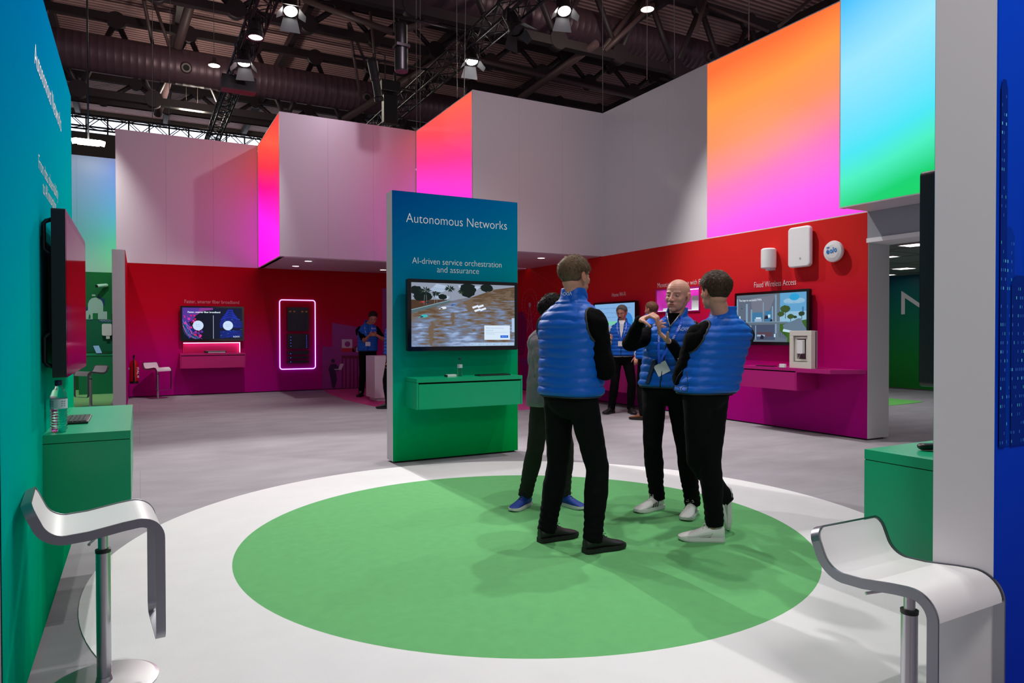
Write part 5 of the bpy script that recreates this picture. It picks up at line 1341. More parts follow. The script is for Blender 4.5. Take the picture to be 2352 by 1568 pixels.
def finish(mb, name, m, parent, root, voxel, smooth=3, wr=0, wfreq=(9, 9, 22), tint=None, disp=None):
    """fuse closed shapes into one skin: voxel union, relax, then fold the surface a little"""
    o = mb.build(name + '_raw', m, None, root=root)
    md = o.modifiers.new('r', 'REMESH'); md.mode = 'VOXEL'; md.voxel_size = voxel; md.use_smooth_shade = True
    if smooth:
        ms = o.modifiers.new('s', 'SMOOTH'); ms.iterations = smooth; ms.factor = .5
    dg = bpy.context.evaluated_depsgraph_get(); dg.update()
    me = bpy.data.meshes.new_from_object(o.evaluated_get(dg))
    bpy.data.objects.remove(o)
    me.name = name
    n = len(me.vertices)
    off = V(root)
    if wr or disp:
        co = [v.co.copy() for v in me.vertices]; no = [v.normal.copy() for v in me.vertices]
        for i in range(n):
            p = co[i]
            d = 0
            if wr:
                q = V((p.x * wfreq[0], p.y * wfreq[1], p.z * wfreq[2]))
                d += wr * (noise.noise(q) + .5 * noise.noise(q * 2.3))
            if disp: d += disp(p + off)
            me.vertices[i].co = p + no[i] * d
    if tint:
        ca = me.color_attributes.new('tint', 'FLOAT_COLOR', 'POINT')
        buf = []
        for v in me.vertices: buf += list(tint(v.co + off))
        ca.data.foreach_set('color', buf)
    me.materials.clear(); me.materials.append(m)
    me.polygons.foreach_set('use_smooth', [True] * len(me.polygons))
    me.update()
    ob = bpy.data.objects.new(name, me); col.objects.link(ob); ob.parent = parent
    return ob

def ik(a, c, l1, l2, hint):
    """middle joint between a and c; hint = point the joint leans to"""
    a, c, hint = V(a), V(c), V(hint)
    d = c - a; L = d.length
    if L > (l1 + l2) * .995:
        c = a + d.normalized() * (l1 + l2) * .995; d = c - a; L = d.length
    x = (l1 * l1 - l2 * l2 + L * L) / (2 * L); h = sqrt(max(0, l1 * l1 - x * x))
    u = d.normalized(); w_ = hint - a; w_ = w_ - u * w_.dot(u)
    w_ = w_.normalized() if w_.length > 1e-5 else V((0, 0, -1))
    return a + u * x + w_ * h, c

def hand(b, W, d, nrm, side, s=1.0, curl=(25, 30, 34, 38), thumb=25, spread=5):
    """palm, four jointed fingers and a thumb. d points along the hand, nrm out of the palm, side=+1 puts the thumb on d x nrm"""
    d = V(d).normalized(); nrm = V(nrm); nrm = (nrm - d * nrm.dot(d)).normalized(); lat = d.cross(nrm).normalized() * side
    for k, (lx, L) in enumerate(((.027, .088), (.009, .092), (-.010, .088), (-.027, .080))):
        b.caps_(W + lat * lx * .5 * s, W + d * L * s + lat * lx * s, .0145 * s, .0115 * s, None, 8, 3)
    b.caps_(W - d * .03 * s, W + d * .03 * s, .024 * s, .023 * s, None, 10, 3, flat=(1.15, .8), up=lat)
    b.caps_(W + d * .03 * s, W + d * .072 * s, .03 * s, .032 * s, None, 12, 3, flat=(1.15, .42), up=lat)
    for k, (lx, L0, ls) in enumerate(((.027, .088, (.040, .024, .020)), (.009, .092, (.044, .028, .021)), (-.010, .088, (.041, .026, .020)), (-.027, .080, (.032, .020, .018)))):
        p = W + d * L0 * s + lat * lx * s
        c = curl[k]; dd = (d + lat * math.tan(R(spread)) * (lx / .027)).normalized()
        a = 0; rr = (.0098, .0088, .0080, .0068)
        for j in range(3):
            a += c * (1.0, 1.25, .8)[j]
            v = dd * cos(R(a)) + nrm * sin(R(a))
            q = p + v * ls[j] * s
            b.caps_(p, q, rr[j] * s, rr[j + 1] * s, None, 8, 3); p = q
    p = W + d * .018 * s + lat * .024 * s; t = thumb
    v = (d * cos(R(42)) + lat * sin(R(42)) + nrm * .35).normalized()
    q = p + v * .044 * s; b.caps_(p, q, .015 * s, .0115 * s, None, 8, 3); p = q
    v = (v * cos(R(t)) + (nrm * .7 + d * .3) * sin(R(t))).normalized(); q = p + v * .033 * s; b.caps_(p, q, .0112 * s, .0098 * s, None, 8, 3); p = q
    v = (v * cos(R(t)) + (nrm * .7 - lat * .4) * sin(R(t))).normalized(); q = p + v * .026 * s; b.caps_(p, q, .0098 * s, .0078 * s, None, 8, 3)

def head_shapes(b, X, s):
    E = lambda c, r_: b.ell([q * s for q in c], [q * s for q in r_], None, X, 20, 14)
    C = lambda a, c, ra, rb, flat=None, up=None: b.caps_(X @ (V(a) * s), X @ (V(c) * s), ra * s, rb * s, None, 10, 3, flat, up)
    E((0, -.014, .032), (.077, .098, .083)); E((0, .020, -.012), (.066, .070, .078)); E((0, .030, -.058), (.057, .056, .050)); E((0, .068, -.094), (.022, .020, .018))
    E((0, -.03, -.04), (.058, .06, .05))
    for q in (-1, 1):
        E((q * .036, .058, -.024), (.024, .018, .026)); C((q * .014, .081, .021), (q * .046, .064, .022), .008, .008)
        # ear: rim, lobe
        E((q * .080, -.008, -.006), (.009, .019, .030)); E((q * .079, -.002, -.034), (.007, .011, .011)); E((q * .084, -.016, .004), (.006, .014, .022))
    C((0, .086, .012), (0, .104, -.028), .0075, .0105); E((0, .103, -.033), (.0145, .012, .010)); E((-.014, .096, -.036), (.008, .010, .008)); E((.014, .096, -.036), (.008, .010, .008))
    C((-.018, .083, -.0575), (.018, .083, -.0575), .0055, .0055); C((-.015, .084, -.069), (.015, .084, -.069), .0065, .0065); E((0, .078, -.063), (.03, .014, .018))

def head_disp(X, s):
    Xi = X.inverted()
    def f(p):
        q = (Xi @ p) / s
        if abs(q.x) > .1 or abs(q.z) > .14 or abs(q.y) > .14: return 0
        d = 0
        for e in (-1, 1):
            r2 = ((q.x - e * .031) / .019) ** 2 + ((q.z - .001) / .013) ** 2
            if q.y > .05: d -= .0095 * math.exp(-r2)
            if q.y > .06: d -= .002 * math.exp(-(((q.x - e * .03 + q.z * .2) / .006) ** 2 + ((q.z + .045) / .016) ** 2))
        if q.y > .07: d -= .0055 * math.exp(-((q.z + .0632) / .0038) ** 2 - (q.x / .020) ** 2)
        # ear hollow
        if abs(abs(q.x) - .088) < .012: d -= .004 * math.exp(-(((q.y + .002) / .008) ** 2 + ((q.z + .002) / .013) ** 2))
        if q.y > .05 and q.z > .04: d += .0003 * sin(q.z * 420)
        return d * s
    return f

def head_tint(X, s, base, stubble=.0, brow=(.09, .06, .05), lips=(.50, .20, .18), hands=None):
    Xi = X.inverted()
    B = V(lin(base)[:3])
    def f(p):
        q = (Xi @ p) / s
        c = B.copy()
        n = noise.noise(p * 55) * .06 + noise.noise(p * 14) * .08
        c = c * (1 + n)
        if abs(q.x) < .1 and abs(q.z) < .14 and abs(q.y) < .14:
            if q.y > .05:
                k = math.exp(-((q.z + .064) / .0075) ** 2 - (q.x / .024) ** 4)
                c = c.lerp(V((B.x * .86, B.y * .50, B.z * .50)), min(1, k * .9))
                k = math.exp(-((q.z + .0632) / .0022) ** 2 - (q.x / .022) ** 4); c = c.lerp(V((.05, .015, .015)), k * .85)
                k = math.exp(-((abs(q.x) - .032) / .019) ** 4 - ((q.z - .0235 + abs(abs(q.x) - .03) * .12) / .0042) ** 2)
                c = c.lerp(V(brow), k * .75)
                k = math.exp(-((abs(q.x) - .031) / .02) ** 2 - ((q.z - .001) / .013) ** 2); c = c.lerp(c * .72, k)
                k = math.exp(-((q.x) / .018) ** 2 - ((q.z + .03) / .015) ** 2); c = c.lerp(V((c.x * 1.08, c.y * .85, c.z * .82)), k * .6)
            if stubble and q.z < -.035 and q.y > -.01:
                k = min(1, (-.035 - q.z) / .03); c = c.lerp(V((c.x * .62, c.y * .66, c.z * .72)), k * stubble)
            if abs(q.x) > .074: c = V((c.x * 1.05, c.y * .85, c.z * .82))
        return (max(0, c.x), max(0, c.y), max(0, c.z), 1)
    return f

def hairline(q):
    y = q.y
    pts = ((-.12, -.080), (-.075, -.078), (-.04, -.055), (-.022, -.012), (-.002, .020), (.012, -.004), (.020, .022), (.045, .052), (.075, .080), (.12, .085))
    for (a, b), (c, d) in zip(pts, pts[1:]):
        if y <= c: return b + (d - b) * max(0, min(1, (y - a) / (c - a)))
    return pts[-1][1]
def hair(parent, root, X, s, c, thick=.012, n=900, L=.035, lift=.3, seed=1, hl=0, fwd=.6, part=None):
    rr = random.Random(seed)
    m = mat('hair', c, .6, spec=.12, vary=.35, vscale=90)
    m2 = mat('hair_light', tuple(min(255, int(q * 1.2 + 6)) for q in c), .45, spec=.4)
    b = MB(); cen = V((0, -.014, .030)); rad = V((.0785, .0995, .085))
    nu, nv = 60, 36; P = {}
    for j in range(nv + 1):
        for i in range(nu):
            th = pi * j / nv; ph = 2 * pi * i / nu
            dv = V((sin(th) * cos(ph), sin(th) * sin(ph), cos(th)))
            q = V((cen.x + rad.x * dv.x, cen.y + rad.y * dv.y, cen.z + rad.z * dv.z))
            edge = max(0, min(1, (q.z - hairline(q) - hl) / .03))
            t = thick * edge * (1 + .25 * noise.noise(q * 45)) * (.55 + .45 * max(0, dv.z + .3))
            if q.z < hairline(q) + hl: t = -.012
            P[(j, i)] = X @ ((q + dv * t) * s)
    rows = [[P[(j, i)] for i in range(nu)] for j in range(nv + 1)]
    b.grid(rows, m, caps=False)
    k = 0
    while k < n:
        th = math.acos(rr.uniform(-.75, 1)); ph = rr.uniform(0, 2 * pi)
        dv = V((sin(th) * cos(ph), sin(th) * sin(ph), cos(th)))
        q = V((cen.x + rad.x * dv.x, cen.y + rad.y * dv.y, cen.z + rad.z * dv.z))
        if q.z < hairline(q) + hl + .004: continue
        k += 1
        flow = V((0, fwd, 0)) * max(0, dv.z) + V((0, -.25, -1)) * (1 - max(0, dv.z)) + V((rr.uniform(-.35, .35), rr.uniform(-.3, .3), rr.uniform(-.2, .2)))
        flow = flow - dv * flow.dot(dv); flow = flow.normalized() if flow.length > 1e-4 else V((0, 1, 0))
        st = q + dv * thick * .45 * (.5 + .5 * max(0, dv.z + .3)); l_ = L * rr.uniform(.6, 1.2) * (.55 + .45 * max(0, dv.z + .2))
        p1 = st + (flow + dv * lift) * l_ * .5; p2 = st + flow * l_ + dv * lift * l_ * .55
        b.tube([X @ (st * s), X @ (p1 * s), X @ (p2 * s)], [.0019 * s, .0016 * s, .0004 * s], m if rr.random() < .65 else m2, 3, caps=False)
    return b.build('hair', None, parent, root=root)

def shoe(parent, root, heel, fwd, up, s, m, ms, ml, kind='plain', label=None):
    f = V(fwd).normalized(); u = V(up); u = (u - f * u.dot(f)).normalized(); r_ = f.cross(u).normalized()
    X = M(((r_.x, f.x, u.x, heel[0]), (r_.y, f.y, u.y, heel[1]), (r_.z, f.z, u.z, heel[2]), (0, 0, 0, 1)))
    ys = [0, .012, .04, .08, .12, .155, .19, .225, .255, .278, .29]
    hw = [.020, .032, .038, .038, .039, .043, .048, .049, .044, .032, .012]
    top = [.088, .098, .106, .108, .098, .080, .064, .054, .046, .038, .028]
    b = MB(); rows = []
    for y, w_, t in zip(ys, hw, top):
        row = []
        for k in range(18):
            a = 2 * pi * k / 18
            cx, cz = cos(a), sin(a)
            wz = w_ * (1 - .38 * max(0, cz) * min(1, t / .1))
            row.append(X @ V((wz * (abs(cx) ** .8) * (1 if cx > 0 else -1) * s, y * s, (.020 + (t - .020) * (.5 + .5 * cz)) * s)))
        rows.append(row)
    b.grid(rows, m); o = b.build('shoe', None, parent, root=root)
    if label: part_label(o, label)
    b = MB(); rows = []
    for y, w_ in zip(ys, hw):
        w2 = w_ + .005; lift = .012 * max(0, (y - .2) / .09) ** 2
        row = [X @ V((q * s, (y * 1.01 - .002) * s, z * s)) for q, z in ((-w2 * .93, lift), (w2 * .93, lift), (w2, .010 + lift), (w2 * .98, .030), (-w2 * .98, .030), (-w2, .010 + lift))]
        rows.append(row)
    b.grid(rows, ms, smooth=False); b.build('sole', None, o, root=None) if False else None
    so = b.build('sole', None, None, root=root); so.location = (0, 0, 0); so.parent = o
    b = MB()
    for k in range(5):
        y = .118 + k * .018; z = .101 - k * .0115
        b.tube([X @ (V((-.020, y, z - .006)) * s), X @ (V((0, y + .005, z + .002)) * s), X @ (V((.020, y, z - .006)) * s)], .0028 * s, ml, 6)
    for q in (-1, 1): b.tube([X @ (V((0, .115, .106)) * s), X @ (V((q * .018, .125, .120)) * s), X @ (V((q * .030, .135, .108)) * s), X @ (V((q * .012, .122, .104)) * s)], .0022 * s, ml, 6)
    lo = b.build('lace', None, None, root=root); lo.location = (0, 0, 0); lo.parent = o
    if kind == 'stripes':
        b = MB()
        for q in (-1, 1):
            for k in range(3):
                y = .10 + k * .024
                pts = [(q * .0405, y, .030), (q * .0425, y + .013, .030), (q * .0365, y - .004, .068 - k * .006), (q * .036, y - .018, .070 - k * .006)]
                b.face([X @ (V(p) * s + V((q * .0055, 0, .002)) * s) for p in (pts if q > 0 else reversed(pts))], m_black)
        t = b.build('stripe', None, None, root=root); t.location = (0, 0, 0); t.parent = o
    if kind == 'swoosh':
        b = MB()
        for q in (-1, 1):
            pts = [(.0445, .17, .034), (.043, .11, .034), (.040, .085, .044), (.037, .075, .062), (.041, .095, .048), (.044, .13, .042)]
            b.face([X @ (V((q * (p[0] + .003), p[1], p[2])) * s) for p in (pts if q > 0 else reversed(pts))], mat('pale_grey', (180, 180, 176), .5))
        t = b.build('side_mark', None, None, root=root); t.location = (0, 0, 0); t.parent = o
    return o

def torso_rings(P, N, r_, f_, s, prof, n=48, ex=2.5, puff=0, band=.055, seed=0, wr=0):
    """closed rings from hem P up to neck N; prof = (t, half width, half depth, forward shift)"""
    rows = []; L = (N - P).length; up = (N - P).normalized()
    steps = int(L * 1.12 / (band / 8)) if puff else 40
    t1 = prof[-1][0]
    arc = 0; last = None
    for j in range(steps + 1):
        t = prof[0][0] + (t1 - prof[0][0]) * j / steps
        for a, c in zip(prof, prof[1:]):
            if t <= c[0] + 1e-9: break
        k = (t - a[0]) / (c[0] - a[0]); k = k * k * (3 - 2 * k) * .5 + k * .5
        w_, d_, sh = [a[i] + (c[i] - a[i]) * k for i in (1, 2, 3)]
        if last is not None: arc += sqrt((t - last[0]) ** 2 * L * L + (w_ - last[1]) ** 2 * s * s * .5)
        last = (t, w_)
        c0 = P + (N - P) * t + f_ * sh * s
        row = []
        for i in range(n):
            a_ = 2 * pi * i / n; cx, cy = cos(a_), sin(a_)
            x = abs(cx) ** (2 / ex) * (1 if cx >= 0 else -1); y = abs(cy) ** (2 / ex) * (1 if cy >= 0 else -1)
            p = c0 + r_ * x * w_ * s + f_ * y * d_ * s
            g_ = 0
            if puff:
                ph = arc / band + .10 * noise.noise(V((cx * 2, cy * 2, t * 3 + seed)))
                g_ = puff * (abs(sin(pi * ph)) ** .45 - .45)
                g_ += .0055 * noise.noise(V((cx * 8 + seed, cy * 8, arc * 34))) + .003 * noise.noise(V((cx * 3.5 + seed, cy * 3.5 + t * 9, arc * 14)))
            if wr: g_ += wr * noise.noise(V((cx * 4 + seed, cy * 4 - t * 5, arc * 12)))
            if t > .96: p = p - up * .55 * max(0, cy) * (t - .96) * s
            row.append(p + (r_ * cx + f_ * cy) * g_ * (1 if t < 1.0 else .35))
        rows.append(row)
    return rows

VEST = [(0, .196, .140, .0), (.03, .206, .152, 0), (.2, .205, .150, 0), (.42, .203, .146, 0), (.60, .210, .150, -.005), (.74, .213, .146, -.01), (.81, .200, .134, -.012), (.87, .170, .120, -.012), (.93, .134, .104, -.008), (.975, .102, .090, .0), (1.0, .085, .080, .002), (1.04, .078, .077, .006), (1.13, .074, .074, .014)]
TORSO = [(0, .16, .115, 0), (.2, .155, .11, 0), (.5, .175, .12, 0), (.72, .18, .115, 0), (.82, .16, .10, 0), (.92, .11, .085, 0), (1.0, .068, .068, 0), (1.06, .062, .062, .005)]

def person(label, H, O, az, Pz, N, Hd, haz, legs, arms, shirt, vest, trousers, shoes, skin=(186, 130, 106), hairc=None, hair_kw=None, hp=0, hroll=0, voxel=.006,
           paz=None, sleeve='long', stubble=0, brow=(.09, .06, .05), hem=-.0, vest_kw=None, seed=0, jacket=False, head_s=1.0):
    s = H / 1.80
    root = empty('person', (O[0], O[1], .005)); tag(root, label, 'person')
    RT = V((O[0], O[1], 0))
    f_, r_ = azv(az), azr(az)
    pf, pr = (azv(paz), azr(paz)) if paz is not None else (f_, r_)
    P = V(Pz); N = V(N); Hd = V(Hd)
    X = M.Translation(Hd) @ M.Rotation(-R(haz), 4, 'Z') @ M.Rotation(R(-hp), 4, 'X') @ M.Rotation(R(hroll), 4, 'Y')
    up = (N - P).normalized()
    body = MB(); cloth = MB(); tr = MB()
    hs = s * head_s
    head_shapes(body, X, hs)
    body.caps_(N - up * .02 * s, Hd + X.to_3x3() @ V((0, -.02, -.05)) * hs, .062 * s, .055 * s, None, 16)
    rows = torso_rings(P, N, r_, f_, s * .93, TORSO, 24); body.grid(rows, None)
    SH = {}
    wrist = {}
    for side, q in (('R', 1), ('L', -1)):
        S = N + r_ * q * .168 * s - up * .128 * s; SH[side] = S
        a = arms.get(side)
        if not a: a = dict(w=S - up * .5 * s + f_ * .08, e=S - up * .3 * s - f_ * .1)
        E_, W_ = ik(S, a['w'], .30 * s, .265 * s, a['e'])
        wrist[side] = (E_, W_)
        body.caps_(S, E_, .042 * s, .036 * s, None, 12); body.caps_(E_, W_, .038 * s, .026 * s, None, 12)
        hd = V(a.get('hd', (W_ - E_))); hn = V(a.get('hn', f_ * -1))
        hand(body, W_ + hd.normalized() * .02 * s, hd, hn, a.get('side', q), s * a.get('hs', .98), a.get('curl', (28, 32, 34, 38)), a.get('thumb', 20), a.get('spread', 4))
        # sleeve
        cloth.ell((0, 0, 0), (.064 * s, .080 * s, .085 * s), None, frame_at(S + r_ * q * .004 * s - up * .010 * s, r_, f_), 18, 12)
        if sleeve == 'long':
            cloth.caps_(S, E_, .071 * s, .060 * s, None, 16); cloth.ell((0, 0, 0), (.061 * s,) * 3, None, M.Translation(E_), 14, 8)
            cloth.caps_(E_, E_ + (W_ - E_) * .97, .057 * s, .040 * s, None, 16)
        else:
            cloth.tube([S, S + (E_ - S) * .4, S + (E_ - S) * .82], [.064 * s, .063 * s, .064 * s], None, 18)
    ro = [(t, w_ * .985, d_ * .97, c) for t, w_, d_, c in [(0, .19, .135, 0), (.2, .18, .128, 0), (.5, .19, .13, 0), (.74, .190, .13, -.006), (.81, .18, .12, -.01), (.88, .145, .10, -.008), (.95, .10, .085, 0), (.985, .075, .07, 0), (1.05, .064, .066, .004)]]
    cloth.grid(torso_rings(P - up * .02, N, r_, f_, s, ro, 32), None)
    # legs
    tr.ell((0, 0, 0), (.172 * s, .125 * s, .115 * s), None, frame_at(P - up * .03 * s, pr, pf), 22, 12)
    tr.grid([[P + up * h * s + pr * cos(2 * pi * i / 24) * w_ * s + pf * sin(2 * pi * i / 24) * d_ * s for i in range(24)] for h, w_, d_ in ((-.06, .168, .12), (.04, .160, .115), (.10, .155, .112))], None)
    for side, q in (('R', 1), ('L', -1)):
        lg = legs[side]
        hip = P + pr * q * .088 * s - V((0, 0, .05 * s)); A = V(lg['a'])
        K, A2 = ik(hip, A, (A - hip).length * .508 + lg.get('bend', .004), (A - hip).length * .50 + lg.get('bend', .004), lg['k'])
        body.caps_(hip, K, .07 * s, .048 * s, None, 12); body.caps_(K, A, .046 * s, .034 * s, None, 12)
        tr.caps_(hip + V((0, 0, .03)), K, .098 * s, .070 * s, None, 20); tr.ell((0, 0, 0), (.069 * s,) * 3, None, M.Translation(K), 16, 10)
        d = (A - K).normalized(); end = A + d * .035 * s
        tr.tube([K, K + (A - K) * .35, K + (A - K) * .8, A - d * .01, end], [.069 * s, .073 * s, .060 * s, .061 * s, .058 * s], None, 20)
        ff = V(lg['f']) if 'f' in lg else azv(lg['faz'])
        fu = V(lg.get('u', (0, 0, 1)))
        heel = V(lg['heel']) if 'heel' in lg else V((A.x, A.y, 0)) - ff.normalized() * .062 * s
        body.caps_(A, heel + ff.normalized() * .09 + fu * .045, .034 * s, .03 * s, None, 10)
        shoe(root, RT, heel, ff, fu, s, *shoes)
    def fold(p):
        z = p.z
        return .0022 * sin(z * 150 + 3 * noise.noise(p * 7)) * (1 if z < .26 else 0) + .004 * noise.noise(V((p.x * 10, p.y * 10, z * 20)))
    finish(tr, 'trousers', trousers, root, RT, .010 if voxel < .008 else .014, 3, disp=fold)
    finish(cloth, 'jacket' if jacket else 'shirt', shirt, root, RT, .010 if voxel < .008 else .014, 2 if jacket else 3, wr=.007 if not jacket else .009, wfreq=(11, 11, 16))
    hi = head_disp(X, hs)
    finish(body, 'body', m_skin, root, RT, voxel, 6 if voxel < .005 else 3, tint=head_tint(X, hs, skin, stubble, brow), disp=hi)
    for e in (-1, 1):
        eb = MB(); Xe = X @ M.Translation(V((e * .031, .0690, .0)) * hs) @ M.Rotation(R(-hp * .4), 4, 'X')
        eb.ell((0, 0, 0), (.0108 * hs,) * 3, m_eye, Xe, 14, 8); eb.ell((0, .0078 * hs, -.001 * hs), (.0050 * hs, .0036 * hs, .0050 * hs), m_iris, Xe, 12, 6)
        ml = mat('eyelid', tuple(int(q * .88) for q in skin), .5)
        for lo_, hi_ in ((.0008, .0116), (-.0116, -.0042)):
            rr_ = .0120 * hs; rows = []
            for j in range(6):
                z = (lo_ + (hi_ - lo_) * j / 5) * hs; rad_ = sqrt(max(1e-8, rr_ * rr_ - z * z)); rows.append([Xe @ V((rad_ * cos(2 * pi * k / 16), rad_ * sin(2 * pi * k / 16), z)) for k in range(16)])
            eb.grid(rows, ml, caps=False)
        eb.build('eye', None, root, root=RT)
    if hairc: hair(root, RT, X, hs, hairc, **(hair_kw or {}))
    if vest:
        vk = dict(puff=.014, band=.058 * s, seed=seed); vk.update(vest_kw or {})
        b = MB(); rows = torso_rings(P + up * hem * s, N, r_, f_, s, VEST, 72, **vk)
        top = rows[-1]; cen = sum(top, V()) / len(top)
        rows.append([p + (cen - p) * .10 + V((0, 0, .002)) for p in top]); rows.append([p + (cen - p) * .12 - V((0, 0, .035)) for p in top])
        low = rows[0]; cl = sum(low, V()) / len(low); rows.insert(0, [p + (cl - p) * .08 + up * .01 for p in low])
        b.grid(rows, vest, caps=False); vo = b.build('vest', None, root, root=RT)
        b = MB(); hp_ = [p - up * .002 for p in rows[1]]; b.tube(hp_, .005, m_piping, 6, closed=True)
        hb = b.build('hem_binding', None, None, root=RT); hb.location = (0, 0, 0); hb.parent = vo
        for side, q in (('R', 1), ('L', -1)):
            ring = []
            Lt = (N - P).length
            for k in range(30):
                a_ = 2 * pi * k / 30; t = .745 + .098 * s * sin(a_) / Lt * (1.0 if sin(a_) > 0 else 1.15); yy = .080 * s * cos(a_) - .01 * s
                for A_, C_ in zip(VEST, VEST[1:]):
                    if t <= C_[0]: break
                kk = (t - A_[0]) / (C_[0] - A_[0]); w_, d_, sh = [A_[i] + (C_[i] - A_[i]) * kk for i in (1, 2, 3)]
                xx = w_ * s * max(0, 1 - abs(yy / (d_ * s)) ** 2.5) ** (1 / 2.5) + .006
                ring.append(P + (N - P) * t + r_ * q * xx + f_ * (yy + sh * s))
            b = MB(); cc = SH[side] + r_ * q * .062 * s
            r2 = [p + (cc - p) * .22 + r_ * q * .030 for p in ring]
            b.grid([ring, r2, [p + (cc - p) * .9 + r_ * q * .030 for p in ring]], shirt, caps=True); b.build('armhole', None, root, root=RT)
            b = MB(); b.tube(ring, .007 * s, m_piping, 6, closed=True); bo = b.build('armhole_binding', None, None, root=RT); bo.location = (0, 0, 0); bo.parent = vo
    info = dict(root=root, RT=RT, s=s, P=P, N=N, f=f_, r=r_, up=up, X=X, hs=hs, SH=SH, wrist=wrist)
    return info
def frame_at(o, xa, ya):
    xa = V(xa).normalized(); ya = V(ya).normalized(); za = xa.cross(ya).normalized()
    return M(((xa.x, ya.x, za.x, o[0]), (xa.y, ya.y, za.y, o[1]), (xa.z, ya.z, za.z, o[2]), (0, 0, 0, 1)))

def vest_pt(I, t, x, out=.0, band=None):
    """a point on the front of the vest: t up the torso, x sideways in metres"""
    for a, c in zip(VEST, VEST[1:]):
        if t <= c[0]: break
    k = (t - a[0]) / (c[0] - a[0]); w_, d_, sh = [a[i] + (c[i] - a[i]) * k for i in (1, 2, 3)]
    s = I['s']; xx = max(-.999, min(.999, x / (w_ * s))); y = (1 - abs(xx) ** 2.5) ** (1 / 2.5)
    return I['P'] + (I['N'] - I['P']) * t + I['r'] * x + I['f'] * ((y * d_ + sh) * s + .006 + out)
def ribbon(b, pts, wd, m, nrm):
    """flat strap following points"""
    pts = [V(p) for p in pts]
    for i in range(len(pts) - 1):
        a, c = pts[i], pts[i + 1]; d = (c - a).normalized(); sd = d.cross(V(nrm)).normalized() * wd / 2
        b.face([a - sd, a + sd, c + sd, c - sd], m)
def zipper(I, t0=0.0, t1=1.06, m=None):
    b = MB(); pts = [vest_pt(I, t0 + (t1 - t0) * k / 16, 0, .006) for k in range(17)]
    b.tube(pts, .0045 * I['s'], m or m_zip, 6); o = b.build('zip', None, I['root'], root=I['RT'])
def lanyard(I, t_low=.42, x0=.0, colr=None, sway=0, badge_rot=0, bs=1.0):
    root = I['root']; s = I['s']; b = MB(); nn = I['f']
    tip = vest_pt(I, t_low, x0, .016)
    for q in (-1, 1):
        pts = [vest_pt(I, 1.0, q * .065 * s, .012), vest_pt(I, .9, q * .075 * s, .016), vest_pt(I, .78, q * .066 * s + x0 * .2, .016), vest_pt(I, (.78 + t_low) / 2, q * .035 * s + x0 * .6, .016), tip]
        ribbon(b, pts, .018, colr or m_lany, nn)
        for k in (1, 2): # small white name along the strap
            a, c = pts[k], pts[k + 1]; d = (c - a).normalized()
            x = frame_at(a + (c - a) * .2 + nn * .002, d, nn.cross(d)); logo(b, x @ M.Translation((0, -.006, 0)), .055, m_letter)
    o = b.build('lanyard', None, root, root=I['RT'])
    b = MB(); d = (I['r'] * cos(R(badge_rot)) - V((0, 0, 1)) * sin(R(badge_rot))).normalized(); x = frame_at(tip, d, nn.cross(d) * -1 if nn.cross(d).z < 0 else nn.cross(d))
    w_, h_ = .045 * bs, .062 * bs
    b.box((-w_, -2 * h_ * .62, .001), (w_, 0, .004), m_badge, x)
    mk = mat('badge_text', (120, 124, 140), .6)
    for k, ww in enumerate((.7, .45, .55)): b.face([x @ V((-w_ * .8, -.014 - k * .018, .0046)), x @ V((-w_ * .8 + 2 * w_ * ww, -.014 - k * .018, .0046)), x @ V((-w_ * .8 + 2 * w_ * ww, -.010 - k * .018, .0046)), x @ V((-w_ * .8, -.010 - k * .018, .0046))], mk)
    bo = b.build('badge', None, None, root=I['RT']); bo.location = (0, 0, 0); bo.parent = o
def chest_logo(I, t=.80, x=-.11, w_=.085):
    a = vest_pt(I, t, x, .012); c = vest_pt(I, t, x - w_ * .9 if x < 0 else x + w_, .012)
    p = vest_pt(I, t, x - w_, .012); d = (a - p).normalized() * -1 if False else (p - a).normalized()
    # reads left to right for someone facing the wearer
    x_ = frame_at(a + I['f'] * .004, d, I['up']); b = MB(); logo(b, x_, w_, m_letter); b.build('vest_logo', None, I['root'], root=I['RT'])
def glasses_on(I, c=(20, 20, 22)):
    X, s = I['X'], I['hs']; m = mat('spectacle_frame', c, .3); b = MB()
    for q in (-1, 1):
        b.tube([X @ (V((q * .031 + .021 * cos(2 * pi * k / 20), .098, .000 + .014 * sin(2 * pi * k / 20))) * s) for k in range(20)], .0016 * s, m, 6, closed=True)
        b.tube([X @ (V((q * .053, .096, .004)) * s), X @ (V((q * .076, .06, .006)) * s), X @ (V((q * .084, -.005, .006)) * s)], .0016 * s, m, 6)
    b.tube([X @ (V((-.011, .100, .003)) * s), X @ (V((0, .103, .006)) * s), X @ (V((.011, .100, .003)) * s)], .0016 * s, m, 6)
    b.build('glasses', None, I['root'], root=I['RT'])

# --- the man seen from behind in the centre
I = person('man in a blue quilted vest with fair hair, back turned, nearest the kiosk', 1.92, (2.47, 3.79), 72, (2.47, 3.78, .99), (2.49, 3.78, 1.605), dp(1322, 640, 4.5) + V((0, 0, .012)), 80,
    dict(L=dict(a=(2.40, 3.955, .10), k=(2.55, 4.0, .5), faz=88), R=dict(a=(2.535, 3.62, .10), k=(2.7, 3.65, .5), faz=92)),
    dict(R=dict(w=(2.70, 3.80, 1.20), e=(2.58, 3.50, 1.05)), L=dict(w=(2.68, 3.86, 1.27), e=(2.40, 4.1, 1.1))),
    m_knit, m_vest, m_trou, (m_shoek, m_solek, m_lacek), skin=(190, 138, 116), hairc=(96, 76, 58), hair_kw=dict(thick=.012, L=.05, n=2200, seed=3, lift=.0, hl=.0), voxel=.0055, seed=1)
x = frame_at(I['N'] + I['up'] * .035 - I['f'] * .094 + I['r'] * -.0, -I['r'] * -1, I['up'])
